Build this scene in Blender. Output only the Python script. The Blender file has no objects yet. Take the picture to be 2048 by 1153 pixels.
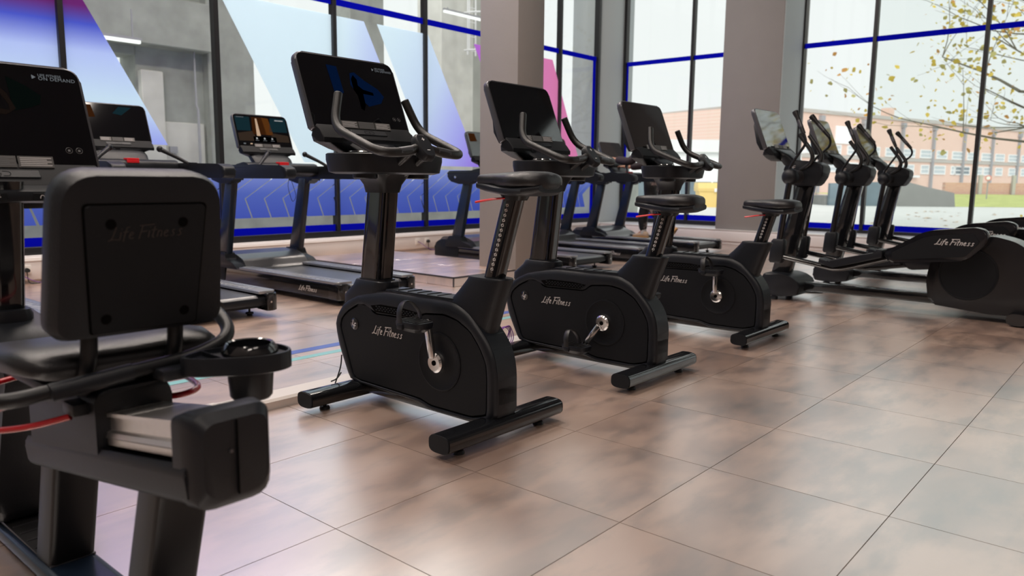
import bpy, bmesh, math, random
from mathutils import Vector, Matrix, Euler
PI = math.pi
S = bpy.context.scene
COL = S.collection
random.seed(7)

# ------------------------------------------------------------------ camera
FPX, YAW, PIT, ROL = 1532.147, 0.708929277, -0.140929985, 0.0108634294
_f = Vector((math.cos(YAW)*math.cos(PIT), math.sin(YAW)*math.cos(PIT), math.sin(PIT)))
_r = Vector((math.sin(YAW), -math.cos(YAW), 0))
_u = _r.cross(_f)
_c, _s = math.cos(ROL), math.sin(ROL)
_r, _u = _c*_r + _s*_u, -_s*_r + _c*_u
cam = bpy.data.cameras.new('camera')
cam.sensor_width = 36.0
cam.lens = FPX/2048*36
cam.clip_start = 0.05
cam.clip_end = 400
cam.dof.use_dof = True
cam.dof.focus_distance = 3.3
cam.dof.aperture_fstop = 3.2
camo = bpy.data.objects.new('camera', cam)
mw = Matrix((( _r.x, _u.x, -_f.x, 0), (_r.y, _u.y, -_f.y, 0), (_r.z, _u.z, -_f.z, 1.05), (0, 0, 0, 1)))
camo.matrix_world = mw
COL.objects.link(camo)
S.camera = camo

# ------------------------------------------------------------------ sky, lamps, exposure
world = bpy.data.worlds.new('overcast_sky')
S.world = world
world.use_nodes = True
bgn = world.node_tree.nodes['Background']
bgn.inputs[0].default_value = (0.95, 0.975, 0.965, 1)
bgn.inputs[1].default_value = 1.03
S.view_settings.view_transform = 'Standard'
S.view_settings.look = 'None'
S.view_settings.exposure = 0.0
S.view_settings.gamma = 1.0
S.view_settings.use_curve_mapping = False
try:
    S.cycles.use_denoising = True
    S.cycles.max_bounces = 8
    S.cycles.diffuse_bounces = 3
    S.cycles.glossy_bounces = 3
    S.cycles.transparent_max_bounces = 10
    S.cycles.caustics_reflective = False
    S.cycles.caustics_refractive = False
    S.cycles.sample_clamp_indirect = 4
except Exception:
    pass

def area(name, loc, rot, sx, sy, power, color):
    l = bpy.data.lights.new(name, 'AREA')
    l.shape = 'RECTANGLE'; l.size = sx; l.size_y = sy
    l.energy = power; l.color = color
    o = bpy.data.objects.new(name, l)
    o.location = loc; o.rotation_euler = rot
    COL.objects.link(o)
    return o
WARM = (1.0, 0.88, 0.79)
sun = bpy.data.lights.new('facade_fill_sun', 'SUN'); sun.energy = 2.0; sun.angle = math.radians(50); sun.color = (1.0, 0.98, 0.95)  # sun added to brighten the facades outside; the sky itself is overcast
suno = bpy.data.objects.new('facade_fill_sun', sun); COL.objects.link(suno); suno.rotation_euler = Vector((0.75, 0.42, -0.62)).to_track_quat('-Z', 'Y').to_euler()
# ceiling light lines of the gym (they hang just under the ceiling)
for i, (x, y, p) in enumerate([(-2.4, -4.0, 260), (1.2, -4.0, 120), (-2.4, -0.5, 260), (1.4, 1.0, 230), (4.4, 1.5, 110), (-1.8, 4.0, 260), (1.4, 4.6, 260), (4.6, 4.4, 260), (1.6, 7.2, 330), (4.6, 7.4, 330), (7.8, 7.0, 290)]):
    area('ceiling_lamp', (x, y, 7.1), (0, 0, 0), 2.4, 0.6, p*0.50, WARM)
# ------------------------------------------------------------------ materials
def mat(name, col, rough=0.5, metal=0.0, ior=1.5, coat=0.0, emit=None, es=0.0, noise=0.0, nscale=20, bump=0.0, bscale=200, spec=0.5):
    m = bpy.data.materials.new(name); m.use_nodes = True
    nt = m.node_tree; b = nt.nodes['Principled BSDF']
    b.inputs['Base Color'].default_value = (*col, 1)
    b.inputs['Roughness'].default_value = rough
    b.inputs['Metallic'].default_value = metal
    b.inputs['IOR'].default_value = ior
    b.inputs['Coat Weight'].default_value = coat
    b.inputs['Specular IOR Level'].default_value = spec
    if coat: b.inputs['Coat Roughness'].default_value = 0.05
    if emit:
        b.inputs['Emission Color'].default_value = (*emit, 1); b.inputs['Emission Strength'].default_value = es
    if noise or bump:
        tc = nt.nodes.new('ShaderNodeTexCoord')
    if noise:
        n = nt.nodes.new('ShaderNodeTexNoise'); n.inputs['Scale'].default_value = nscale; n.inputs['Detail'].default_value = 5
        nt.links.new(tc.outputs['Object'], n.inputs['Vector'])
        mx = nt.nodes.new('ShaderNodeMix'); mx.data_type = 'RGBA'
        mx.inputs[6].default_value = (*[c*(1-noise) for c in col], 1)
        mx.inputs[7].default_value = (*[min(1, c*(1+noise)) for c in col], 1)
        nt.links.new(n.outputs['Fac'], mx.inputs[0])
        nt.links.new(mx.outputs[2], b.inputs['Base Color'])
    if bump:
        n2 = nt.nodes.new('ShaderNodeTexNoise'); n2.inputs['Scale'].default_value = bscale; n2.inputs['Detail'].default_value = 2
        nt.links.new(tc.outputs['Object'], n2.inputs['Vector'])
        bp = nt.nodes.new('ShaderNodeBump'); bp.inputs['Strength'].default_value = bump; bp.inputs['Distance'].default_value = 0.002
        nt.links.new(n2.outputs['Fac'], bp.inputs['Height']); nt.links.new(bp.outputs['Normal'], b.inputs['Normal'])
    return m

M = {}
M['plastic'] = mat('black_moulded_plastic', (0.0055, 0.0068, 0.0098), 0.42, bump=0.2, bscale=350, spec=0.3)
M['plastic2'] = mat('dark_grey_plastic', (0.0075, 0.0088, 0.0120), 0.40, bump=0.2, bscale=300, spec=0.28)
M['panel'] = mat('matt_black_panel', (0.0040, 0.0046, 0.0062), 0.6, spec=0.18)
M['satin'] = mat('black_satin_metal', (0.006, 0.0065, 0.008), 0.36, spec=0.3)
M['gloss'] = mat('gloss_black_paint', (0.006, 0.0065, 0.008), 0.12, coat=0.5)
M['rubber'] = mat('black_grip_rubber', (0.0075, 0.007, 0.007), 0.40, bump=0.2, bscale=400)
M['vinyl'] = mat('black_seat_vinyl', (0.012, 0.012, 0.014), 0.38, bump=0.3, bscale=260, spec=0.4)
M['vinyl2'] = mat('grey_black_backrest_plastic', (0.0060, 0.0072, 0.0100), 0.42, bump=0.3, bscale=300, spec=0.28)
M['chrome'] = mat('polished_chrome', (0.72, 0.71, 0.70), 0.16, metal=1)
M['alu'] = mat('brushed_aluminium', (0.78, 0.76, 0.74), 0.34, metal=1, noise=0.06, nscale=60)
M['greyframe'] = mat('gunmetal_frame', (0.10, 0.10, 0.11), 0.32, metal=0.7)
M['silver'] = mat('silver_lettering', (0.42, 0.41, 0.41), 0.35)
M['white'] = mat('white_print', (0.75, 0.75, 0.76), 0.5)
M['dimprint'] = mat('dim_grey_print', (0.10, 0.10, 0.105), 0.5)
M['label'] = mat('grey_warning_label', (0.075, 0.073, 0.072), 0.5)
M['screen'] = mat('black_screen_glass', (0.003, 0.003, 0.004), 0.06, ior=2.0)
M['screen_gloss'] = mat('clear_gloss_screen', (0.003, 0.003, 0.004), 0.05, ior=3.6)
M['red'] = mat('red_lever_plastic', (0.62, 0.012, 0.02), 0.3)
M['red2'] = mat('red_coated_tube', (0.38, 0.006, 0.012), 0.25, coat=0.4)
M['belt'] = mat('treadmill_belt', (0.030, 0.033, 0.040), 0.34, ior=2.6, bump=0.15, bscale=500)
M['rail'] = mat('grey_foot_rail', (0.14, 0.15, 0.17), 0.30, ior=3.2, bump=0.2, bscale=300)
M['hood'] = mat('motor_hood_plastic', (0.028, 0.030, 0.035), 0.30, ior=2.2)
M['slot'] = mat('groove_black', (0.002, 0.002, 0.002), 0.9, spec=0.05)
M['bluesteel'] = mat('dark_blue_steel', (0.010, 0.018, 0.034), 0.22)
M['trunk'] = mat('white_dado_trunking', (0.84, 0.81, 0.80), 0.4, noise=0.04, nscale=4)
M['plinth'] = mat('pale_plinth_paint', (0.84, 0.81, 0.81), 0.45, noise=0.05, nscale=3)
M['sill'] = mat('white_window_sill', (0.78, 0.78, 0.77), 0.35)
M['frame'] = mat('black_window_frame', (0.008, 0.008, 0.010), 0.4)
M['column'] = mat('painted_grey_column', (0.29, 0.28, 0.275), 0.75, noise=0.05, nscale=3, bump=0.4, bscale=60)
M['ceiling'] = mat('dark_ceiling', (0.05, 0.05, 0.055), 0.8)
M['wall'] = mat('grey_painted_wall', (0.20, 0.18, 0.17), 0.8)
M['purple'] = mat('purple_cable', (0.16, 0.03, 0.30), 0.4)
M['cable'] = mat('black_cable', (0.01, 0.01, 0.01), 0.5)
M['socket'] = mat('white_socket_plate', (0.80, 0.77, 0.74), 0.35)
M['concrete'] = mat('raw_concrete', (0.36, 0.375, 0.345), 0.85, noise=0.42, nscale=2.6, bump=0.5, bscale=30)
M['concrete_l'] = mat('pale_concrete', (0.66, 0.65, 0.60), 0.85, noise=0.22, nscale=3, bump=0.4, bscale=30)
M['concrete_d'] = mat('soffit_concrete', (0.5, 0.5, 0.47), 0.85, noise=0.25, nscale=2.0, bump=0.4, bscale=30)
M['paving'] = mat('pale_paving', (0.75, 0.75, 0.73), 0.8, noise=0.08, nscale=0.8)
M['asphalt'] = mat('pale_concrete_yard', (0.72, 0.72, 0.70), 0.85, noise=0.1, nscale=0.6)
M['ramp'] = mat('grey_rendered_ramp', (0.26, 0.26, 0.25), 0.85, noise=0.1, nscale=2)
M['yellow'] = mat('yellow_grit_bin', (0.82, 0.60, 0.22), 0.5)
M['whitewall'] = mat('white_cladding', (0.86, 0.88, 0.88), 0.6)
M['bluegrey'] = mat('blue_grey_cladding', (0.16, 0.21, 0.24), 0.6, noise=0.3, nscale=1.5)
M['winwhite'] = mat('white_window_frame', (0.85, 0.85, 0.85), 0.5)
M['pane_far'] = mat('pale_far_pane', (0.55, 0.60, 0.63), 0.2)
M['pane_dark'] = mat('dark_far_pane', (0.20, 0.24, 0.27), 0.2)
M['pipe'] = mat('grey_downpipe', (0.36, 0.36, 0.38), 0.6)
M['coping'] = mat('stone_coping', (0.50, 0.47, 0.44), 0.8)
M['grass'] = mat('grass', (0.52, 0.56, 0.20), 0.9, noise=0.35, nscale=1.2)
M['bark'] = mat('grey_bark', (0.17, 0.16, 0.12), 0.9, noise=0.3, nscale=8)
M['leaf'] = mat('yellow_leaf', (0.72, 0.54, 0.08), 0.6)
M['leaf2'] = mat('orange_leaf', (0.60, 0.30, 0.06), 0.6)
M['leaf3'] = mat('olive_leaf', (0.52, 0.47, 0.16), 0.6)
M['skin'] = mat('skin', (0.55, 0.30, 0.21), 0.5)
M['leggings'] = mat('black_patterned_leggings', (0.012, 0.012, 0.014), 0.6)
M['top'] = mat('dark_plum_top', (0.030, 0.020, 0.026), 0.7)
M['hair'] = mat('dark_brown_hair', (0.03, 0.018, 0.012), 0.5)
M['sock'] = mat('white_sock', (0.72, 0.68, 0.66), 0.8)
M['shoe'] = mat('beige_trainer', (0.72, 0.52, 0.38), 0.6)
M['sole'] = mat('tan_sole', (0.62, 0.34, 0.12), 0.6)
M['pad'] = mat('dark_step_pad', (0.016, 0.016, 0.017), 0.35)
M['cover'] = mat('smooth_black_cover', (0.007, 0.0075, 0.0095), 0.20, ior=1.5, spec=0.4)
M['reveal'] = mat('daylight_painted_reveal', (0.56, 0.61, 0.63), 0.6)  # paler than the column: daylight from the window put into the colour
M['roadred'] = mat('road_sign_red', (0.7, 0.25, 0.22), 0.5)

# leggings: pale marbling print
nt = M['leggings'].node_tree; b = nt.nodes['Principled BSDF']
tc = nt.nodes.new('ShaderNodeTexCoord'); nz = nt.nodes.new('ShaderNodeTexNoise'); nz.inputs['Scale'].default_value = 7; nz.inputs['Detail'].default_value = 4
cr = nt.nodes.new('ShaderNodeValToRGB'); e = cr.color_ramp.elements
e[0].position = 0.60; e[0].color = (0.011, 0.011, 0.013, 1); e[1].position = 0.66; e[1].color = (0.28, 0.21, 0.20, 1)
nt.links.new(tc.outputs['Object'], nz.inputs['Vector']); nt.links.new(nz.outputs['Fac'], cr.inputs[0]); nt.links.new(cr.outputs[0], b.inputs['Base Color'])

# brick: far facade, single bricks cannot be told apart
def brickmat(name, c1, c2, mort):
    m = mat(name, c1, 0.85); nt = m.node_tree; b = nt.nodes['Principled BSDF']
    tc = nt.nodes.new('ShaderNodeTexCoord'); br = nt.nodes.new('ShaderNodeTexBrick')
    br.inputs['Color1'].default_value = (*c1, 1); br.inputs['Color2'].default_value = (*c2, 1); br.inputs['Mortar'].default_value = (*mort, 1)
    br.inputs['Scale'].default_value = 1.0; br.inputs['Brick Width'].default_value = 0.5; br.inputs['Row Height'].default_value = 0.16; br.inputs['Mortar Size'].default_value = 0.02
    mp = nt.nodes.new('ShaderNodeMapping'); mp.inputs['Rotation'].default_value = (PI/2, 0, 0)
    nt.links.new(tc.outputs['Object'], mp.inputs[0]); nt.links.new(mp.outputs[0], br.inputs['Vector']); nt.links.new(br.outputs['Color'], b.inputs['Base Color'])
    return m
M['brick'] = brickmat('pale_red_brick', (0.80, 0.57, 0.48), (0.77, 0.53, 0.44), (0.80, 0.62, 0.54))
M['brick2'] = brickmat('red_brick', (0.66, 0.40, 0.32), (0.62, 0.36, 0.29), (0.66, 0.46, 0.38))

# clear pane
def glassmat():
    m = bpy.data.materials.new('clear_window_glass'); m.use_nodes = True; nt = m.node_tree
    for n in list(nt.nodes): nt.nodes.remove(n)
    out = nt.nodes.new('ShaderNodeOutputMaterial'); mx = nt.nodes.new('ShaderNodeMixShader')
    tr = nt.nodes.new('ShaderNodeBsdfTransparent'); tr.inputs[0].default_value = (0.965, 0.98, 0.975, 1)
    gl = nt.nodes.new('ShaderNodeBsdfGlossy'); gl.inputs['Roughness'].default_value = 0.02
    fr = nt.nodes.new('ShaderNodeFresnel'); fr.inputs[0].default_value = 1.45
    mu = nt.nodes.new('ShaderNodeMath'); mu.operation = 'MULTIPLY'; mu.inputs[1].default_value = 0.85
    ge = nt.nodes.new('ShaderNodeNewGeometry'); m3 = nt.nodes.new('ShaderNodeMath'); m3.operation = 'SUBTRACT'; m3.inputs[0].default_value = 1.0
    nt.links.new(ge.outputs['Backfacing'], m3.inputs[1]); m4 = nt.nodes.new('ShaderNodeMath'); m4.operation = 'MULTIPLY'      # no second reflection on leaving the pane
    nt.links.new(fr.outputs[0], mu.inputs[0]); nt.links.new(mu.outputs[0], m4.inputs[0]); nt.links.new(m3.outputs[0], m4.inputs[1]); nt.links.new(m4.outputs[0], mx.inputs[0])
    nt.links.new(tr.outputs[0], mx.inputs[1]); nt.links.new(gl.outputs[0], mx.inputs[2]); nt.links.new(mx.outputs[0], out.inputs[0])
    return m
M['glass'] = glassmat()

# printed window film: translucent vinyl with a colour gradient
def filmmat(name, stops, axis=(0, 0, 1), lo=0.0, hi=1.0, clear=0.06, tl=0.72, glow=0.27):   # glow: emission added to the print in place of daylight behind it
    m = bpy.data.materials.new(name); m.use_nodes = True; nt = m.node_tree
    for n in list(nt.nodes): nt.nodes.remove(n)
    out = nt.nodes.new('ShaderNodeOutputMaterial')
    g = nt.nodes.new('ShaderNodeTexCoord')
    dp = nt.nodes.new('ShaderNodeVectorMath'); dp.operation = 'DOT_PRODUCT'; dp.inputs[1].default_value = axis
    mr = nt.nodes.new('ShaderNodeMapRange'); mr.inputs[1].default_value = lo; mr.inputs[2].default_value = hi
    cr = nt.nodes.new('ShaderNodeValToRGB')
    el = cr.color_ramp.elements
    while len(el) < len(stops): el.new(0.5)
    for k, (p, c) in enumerate(stops):
        el[k].position = p; el[k].color = (*c, 1)
    nt.links.new(g.outputs['Object'], dp.inputs[0]); nt.links.new(dp.outputs['Value'], mr.inputs[0]); nt.links.new(mr.outputs[0], cr.inputs[0])
    t = nt.nodes.new('ShaderNodeBsdfTranslucent'); d = nt.nodes.new('ShaderNodeBsdfDiffuse'); tp = nt.nodes.new('ShaderNodeBsdfTransparent')
    for s in (t, d, tp): nt.links.new(cr.outputs[0], s.inputs[0])
    m1 = nt.nodes.new('ShaderNodeMixShader'); m1.inputs[0].default_value = 1-tl
    m2 = nt.nodes.new('ShaderNodeMixShader'); m2.inputs[0].default_value = clear
    nt.links.new(t.outputs[0], m1.inputs[1]); nt.links.new(d.outputs[0], m1.inputs[2])
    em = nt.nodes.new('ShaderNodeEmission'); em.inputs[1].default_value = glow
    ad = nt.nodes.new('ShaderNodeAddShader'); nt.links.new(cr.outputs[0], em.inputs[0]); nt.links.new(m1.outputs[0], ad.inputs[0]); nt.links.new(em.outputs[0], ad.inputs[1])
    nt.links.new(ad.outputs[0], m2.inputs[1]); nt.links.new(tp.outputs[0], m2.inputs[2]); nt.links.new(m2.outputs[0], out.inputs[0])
    return m
PALE = (0.74, 0.86, 0.93); LAV = (0.52, 0.58, 0.90); LILAC = (0.47, 0.34, 0.86); PINK = (0.80, 0.36, 0.60); INDIGO = (0.10, 0.14, 0.66)
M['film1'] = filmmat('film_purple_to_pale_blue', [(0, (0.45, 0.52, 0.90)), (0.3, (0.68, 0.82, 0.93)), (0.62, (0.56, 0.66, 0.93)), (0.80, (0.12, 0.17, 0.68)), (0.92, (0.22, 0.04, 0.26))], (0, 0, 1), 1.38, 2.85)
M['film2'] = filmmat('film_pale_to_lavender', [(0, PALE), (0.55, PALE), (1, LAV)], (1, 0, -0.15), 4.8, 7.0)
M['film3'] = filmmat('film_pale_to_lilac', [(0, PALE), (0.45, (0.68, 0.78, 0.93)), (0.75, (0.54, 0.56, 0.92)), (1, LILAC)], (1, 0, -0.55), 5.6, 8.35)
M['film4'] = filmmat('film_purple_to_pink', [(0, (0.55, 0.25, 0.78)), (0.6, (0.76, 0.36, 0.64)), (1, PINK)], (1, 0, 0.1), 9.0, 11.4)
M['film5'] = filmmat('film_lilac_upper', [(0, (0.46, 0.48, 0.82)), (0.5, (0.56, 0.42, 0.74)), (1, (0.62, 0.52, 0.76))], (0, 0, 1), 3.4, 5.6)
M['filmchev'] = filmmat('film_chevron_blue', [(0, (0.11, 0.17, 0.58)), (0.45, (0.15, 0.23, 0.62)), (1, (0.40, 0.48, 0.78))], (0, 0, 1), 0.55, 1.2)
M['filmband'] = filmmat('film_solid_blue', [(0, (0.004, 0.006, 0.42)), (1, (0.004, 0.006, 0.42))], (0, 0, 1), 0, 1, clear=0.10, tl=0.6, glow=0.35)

# vinyl floor tile, brown stone print
def floormat(name='brown_stone_vinyl_tile'):
    m = mat(name, (0.2, 0.15, 0.12), 0.29, ior=10.0); nt = m.node_tree; b = nt.nodes['Principled BSDF']
    geo = nt.nodes.new('ShaderNodeNewGeometry'); oi = nt.nodes.new('ShaderNodeObjectInfo')
    cmb = nt.nodes.new('ShaderNodeVectorMath'); cmb.operation = 'SCALE'; cmb.inputs['Scale'].default_value = 0.35
    sc = nt.nodes.new('ShaderNodeCombineXYZ'); nt.links.new(oi.outputs['Random'], sc.inputs[2]); nt.links.new(sc.outputs[0], cmb.inputs[0])
    add = nt.nodes.new('ShaderNodeVectorMath'); nt.links.new(geo.outputs['Position'], add.inputs[0]); nt.links.new(cmb.outputs[0], add.inputs[1])
    mp = nt.nodes.new('ShaderNodeMapping'); mp.inputs['Scale'].default_value = (0.8, 1.5, 1); nt.links.new(add.outputs[0], mp.inputs[0])
    n1 = nt.nodes.new('ShaderNodeTexNoise'); n1.inputs['Scale'].default_value = 1.9; n1.inputs['Detail'].default_value = 4; n1.inputs['Roughness'].default_value = 0.55; n1.inputs['Distortion'].default_value = 0.25
    nt.links.new(mp.outputs[0], n1.inputs['Vector'])
    cr = nt.nodes.new('ShaderNodeValToRGB'); el = cr.color_ramp.elements
    el[0].position = 0.30; el[0].color = (0.21, 0.126, 0.092, 1); el[1].position = 0.72; el[1].color = (0.64, 0.45, 0.345, 1); cr.color_ramp.interpolation = 'EASE'
    e = el.new(0.42); e.color = (0.36, 0.217, 0.155, 1); e = el.new(0.54); e.color = (0.54, 0.35, 0.255, 1)
    nt.links.new(n1.outputs['Fac'], cr.inputs[0])
    # dark smeared scuffs
    mp2 = nt.nodes.new('ShaderNodeMapping'); mp2.inputs['Scale'].default_value = (1.6, 4.2, 1); nt.links.new(add.outputs[0], mp2.inputs[0])
    n2 = nt.nodes.new('ShaderNodeTexNoise'); n2.inputs['Scale'].default_value = 1.7; n2.inputs['Detail'].default_value = 9; n2.inputs['Roughness'].default_value = 0.64; nt.links.new(mp2.outputs[0], n2.inputs['Vector'])
    c2 = nt.nodes.new('ShaderNodeValToRGB'); e2 = c2.color_ramp.elements
    e2[0].position = 0.33; e2[0].color = (0.36, 0.33, 0.32, 1); e2[1].position = 0.56; e2[1].color = (1, 1, 1, 1); c2.color_ramp.interpolation = 'EASE'
    nt.links.new(n2.outputs['Fac'], c2.inputs[0])
    mx = nt.nodes.new('ShaderNodeMix'); mx.data_type = 'RGBA'; mx.blend_type = 'MULTIPLY'; mx.inputs[0].default_value = 0.8
    nt.links.new(cr.outputs[0], mx.inputs[6]); nt.links.new(c2.outputs[0], mx.inputs[7]); nt.links.new(mx.outputs[2], b.inputs['Base Color'])
    mr = nt.nodes.new('ShaderNodeMapRange'); mr.inputs[1].default_value = 0.3; mr.inputs[2].default_value = 0.7; mr.inputs[3].default_value = 0.305; mr.inputs[4].default_value = 0.285
    nt.links.new(n1.outputs['Fac'], mr.inputs[0]); nt.links.new(mr.outputs[0], b.inputs['Roughness'])
    return m
M['tile'] = floormat()
M['joint'] = mat('dark_floor_joint', (0.09, 0.07, 0.06), 0.5)
M['tapeblue'] = mat('blue_floor_stripe', (0.06, 0.11, 0.40), 0.3, ior=2.0)
M['tapeteal'] = mat('teal_floor_stripe', (0.20, 0.46, 0.47), 0.3, ior=2.0)
M['ramplight'] = mat('white_cable_ramp', (0.62, 0.58, 0.55), 0.32)

def emis(name, c, s):
    return mat(name, (0, 0, 0), 0.9, emit=c, es=s, spec=0.0)
M['sc_blue'] = emis('lit_screen_blue', (0.02, 0.10, 0.42), 0.06)
M['sc_dark'] = emis('lit_screen_black', (0.0, 0.0, 0.0), 0.0)
M['sc_print'] = emis('lit_screen_print', (0.6, 0.65, 0.7), 0.22)
M['sc_sky'] = emis('lit_screen_teal_sky', (0.04, 0.13, 0.17), 0.16)
M['sc_trunk'] = emis('lit_screen_rust_trunk', (0.42, 0.14, 0.03), 0.20)
M['sc_trunk2'] = emis('lit_screen_brown_trunk', (0.22, 0.07, 0.02), 0.16)
M['sc_light'] = emis('lit_screen_pale_ray', (0.9, 0.62, 0.42), 0.55)
M['sc_ground'] = emis('lit_screen_ground', (0.20, 0.13, 0.09), 0.16)
M['sc_icon'] = emis('lit_screen_icon', (0.9, 0.9, 0.9), 0.45)
M['sc_green'] = emis('lit_screen_dim_green', (0.04, 0.07, 0.06), 0.05)
M['sc_skin'] = emis('lit_screen_dim_arm', (0.14, 0.09, 0.07), 0.06)

# ------------------------------------------------------------------ mesh helpers
def BM(): return bmesh.new()
def meshof(name, bm, angle=38):
    bmesh.ops.recalc_face_normals(bm, faces=bm.faces)
    me = bpy.data.meshes.new(name); bm.to_mesh(me); bm.free()
    me.polygons.foreach_set('use_smooth', [True]*len(me.polygons))
    me.set_sharp_from_angle(angle=math.radians(angle))
    return me
def obj(name, bm, m, parent=None, label=None, loc=None, rot=None, kind=None, angle=38):
    me = bm if isinstance(bm, bpy.types.Mesh) else meshof(name, bm, angle)
    o = bpy.data.objects.new(name, me)
    if m is not None and not me.materials:
        for q in (m if isinstance(m, (list, tuple)) else [m]):
            me.materials.append(M[q] if isinstance(q, str) else q)
    COL.objects.link(o)
    if parent is not None: o.parent = parent
    if loc: o.location = loc
    if rot: o.rotation_euler = rot
    if label: o['label'] = label
    if kind: o['kind'] = kind
    return o
def empty(name, loc, rz=0):
    o = bpy.data.objects.new(name, None); o.empty_display_size = 0.1
    o.location = loc; o.rotation_euler = (0, 0, rz); COL.objects.link(o)
    return o
def thing(name, label, cat, loc=(0, 0, 0), rz=0, group=None):
    o = empty(name, loc, rz); o['label'] = label; o['category'] = cat
    if group: o['group'] = group
    return o
def tag(o, label, cat, group=None):
    o['label'] = label; o['category'] = cat
    if group: o['group'] = group
    return o
def box(bm, x0, x1, y0, y1, z0, z1, bev=0, seg=2, mx=None):
    vs = [bm.verts.new((x, y, z)) for x in (x0, x1) for y in (y0, y1) for z in (z0, z1)]
    F = [(0, 1, 3, 2), (4, 6, 7, 5), (0, 4, 5, 1), (2, 3, 7, 6), (0, 2, 6, 4), (1, 5, 7, 3)]
    fs = [bm.faces.new([vs[i] for i in f]) for f in F]
    if mx is not None:
        for v in vs: v.co = mx @ v.co
    if bev:
        es = list({e for f in fs for e in f.edges})
        bmesh.ops.bevel(bm, geom=es, offset=bev, segments=seg, profile=0.5, affect='EDGES', clamp_overlap=True)
def prism(bm, pts, a0, a1, axis='x', bev=0, seg=2, mx=None):
    """2D outline extruded along an axis: x -> pts are (y,z); y -> (x,z); z -> (x,y)"""
    def P(p, a):
        return {'x': (a, p[0], p[1]), 'y': (p[0], a, p[1]), 'z': (p[0], p[1], a)}[axis]
    A = [bm.verts.new(P(p, a0)) for p in pts]; B = [bm.verts.new(P(p, a1)) for p in pts]
    n = len(pts)
    fa = bm.faces.new(A); fb = bm.faces.new(B[::-1])
    for i in range(n):
        j = (i+1) % n
        bm.faces.new((A[j], A[i], B[i], B[j]))
    if mx is not None:
        for v in A+B: v.co = mx @ v.co
    if bev:
        es = list(fa.edges)+list(fb.edges)
        bmesh.ops.bevel(bm, geom=es, offset=bev, segments=seg, profile=0.5, affect='EDGES', clamp_overlap=True)
def rounded(pts, r, n=4):
    """round the corners of a 2D/3D closed polyline"""
    out = []; N = len(pts); pts = [Vector(p) for p in pts]
    rr = r if isinstance(r, (list, tuple)) else [r]*N
    for i in range(N):
        p, a, b = pts[i], pts[i-1], pts[(i+1) % N]
        k = rr[i]
        if k <= 0: out.append(p); continue
        k1 = min(k, (a-p).length*0.49); k2 = min(k, (b-p).length*0.49)
        s = p+(a-p).normalized()*k1; e = p+(b-p).normalized()*k2
        for t in range(n+1):
            t /= n; out.append(s*(1-t)**2+p*2*t*(1-t)+e*t*t)
    return [tuple(q) for q in out]
def path(pts, r=0.05, n=5):
    pts = [Vector(p) for p in pts]; out = [pts[0]]
    for i in range(1, len(pts)-1):
        p, a, b = pts[i], pts[i-1], pts[i+1]
        k1 = min(r, (a-p).length*0.49); k2 = min(r, (b-p).length*0.49)
        s = p+(a-p).normalized()*k1; e = p+(b-p).normalized()*k2
        for t in range(n+1):
            t /= n; out.append(s*(1-t)**2+p*2*t*(1-t)+e*t*t)
    out.append(pts[-1]); return out
def tube(bm, pts, r, n=10, cap=True, closed=False, flat=1.0, up=None):
    pts = [Vector(p) for p in pts]; N = len(pts)
    rs = r if isinstance(r, (list, tuple)) else [r]*N
    rings = []; prev = None
    for i in range(N):
        if closed: t = (pts[(i+1) % N]-pts[i-1]).normalized()
        else: t = (pts[min(i+1, N-1)]-pts[max(i-1, 0)]).normalized()
        if prev is None:
            a = Vector(up) if up else (Vector((0, 0, 1)) if abs(t.z) < 0.9 else Vector((1, 0, 0)))
            u = (a-t*a.dot(t)).normalized()
        else:
            u = (prev-t*prev.dot(t)).normalized()
        prev = u; v = t.cross(u)
        rings.append([bm.verts.new(pts[i]+(u*math.cos(2*PI*k/n)*flat+v*math.sin(2*PI*k/n))*rs[i]) for k in range(n)])
    for i in range(N if closed else N-1):
        A, B = rings[i], rings[(i+1) % N]
        for k in range(n):
            bm.faces.new((A[k], A[(k+1) % n], B[(k+1) % n], B[k]))
    if cap and not closed:
        bm.faces.new(rings[0][::-1]); bm.faces.new(rings[-1])
def cyl(bm, a, b, r, r2=None, n=16):
    tube(bm, [a, b], [r, r if r2 is None else r2], n)
def loft(bm, rings, cap=True):
    V = [[bm.verts.new(p) for p in R] for R in rings]; n = len(V[0])
    for A, B in zip(V, V[1:]):
        for k in range(n): bm.faces.new((A[k], A[(k+1) % n], B[(k+1) % n], B[k]))
    if cap: bm.faces.new(V[0][::-1]); bm.faces.new(V[-1])
def selr(cx, cy, hw, hd, p=3.0, n=20):
    """superellipse outline in 2D"""
    o = []
    for k in range(n):
        a = 2*PI*k/n; c, s = math.cos(a), math.sin(a)
        o.append((cx+hw*math.copysign(abs(c)**(2/p), c), cy+hd*math.copysign(abs(s)**(2/p), s)))
    return o
def ball(bm, c, r, u=12, v=8, sc=(1, 1, 1)):
    bmesh.ops.create_uvsphere(bm, u_segments=u, v_segments=v, radius=r, matrix=Matrix.Translation(c) @ Matrix.Diagonal((*sc, 1)))
def lathe(bm, prof, c, n=20, axis='z'):
    rings = []
    for r, h in prof:
        R = []
        for k in range(n):
            a = 2*PI*k/n
            p = (r*math.cos(a), r*math.sin(a), h)
            if axis == 'x': p = (h, r*math.cos(a), r*math.sin(a))
            if axis == 'y': p = (r*math.cos(a), h, r*math.sin(a))
            R.append((p[0]+c[0], p[1]+c[1], p[2]+c[2]))
        rings.append(R)
    loft(bm, rings)
def dup(root, loc, label=None, rz=None):
    r = root.copy(); COL.objects.link(r); r.location = loc
    if label: r['label'] = label
    for ch in root.children:
        c = ch.copy(); COL.objects.link(c); c.parent = r
        for g in ch.children:
            d = g.copy(); COL.objects.link(d); d.parent = c
    return r

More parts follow.
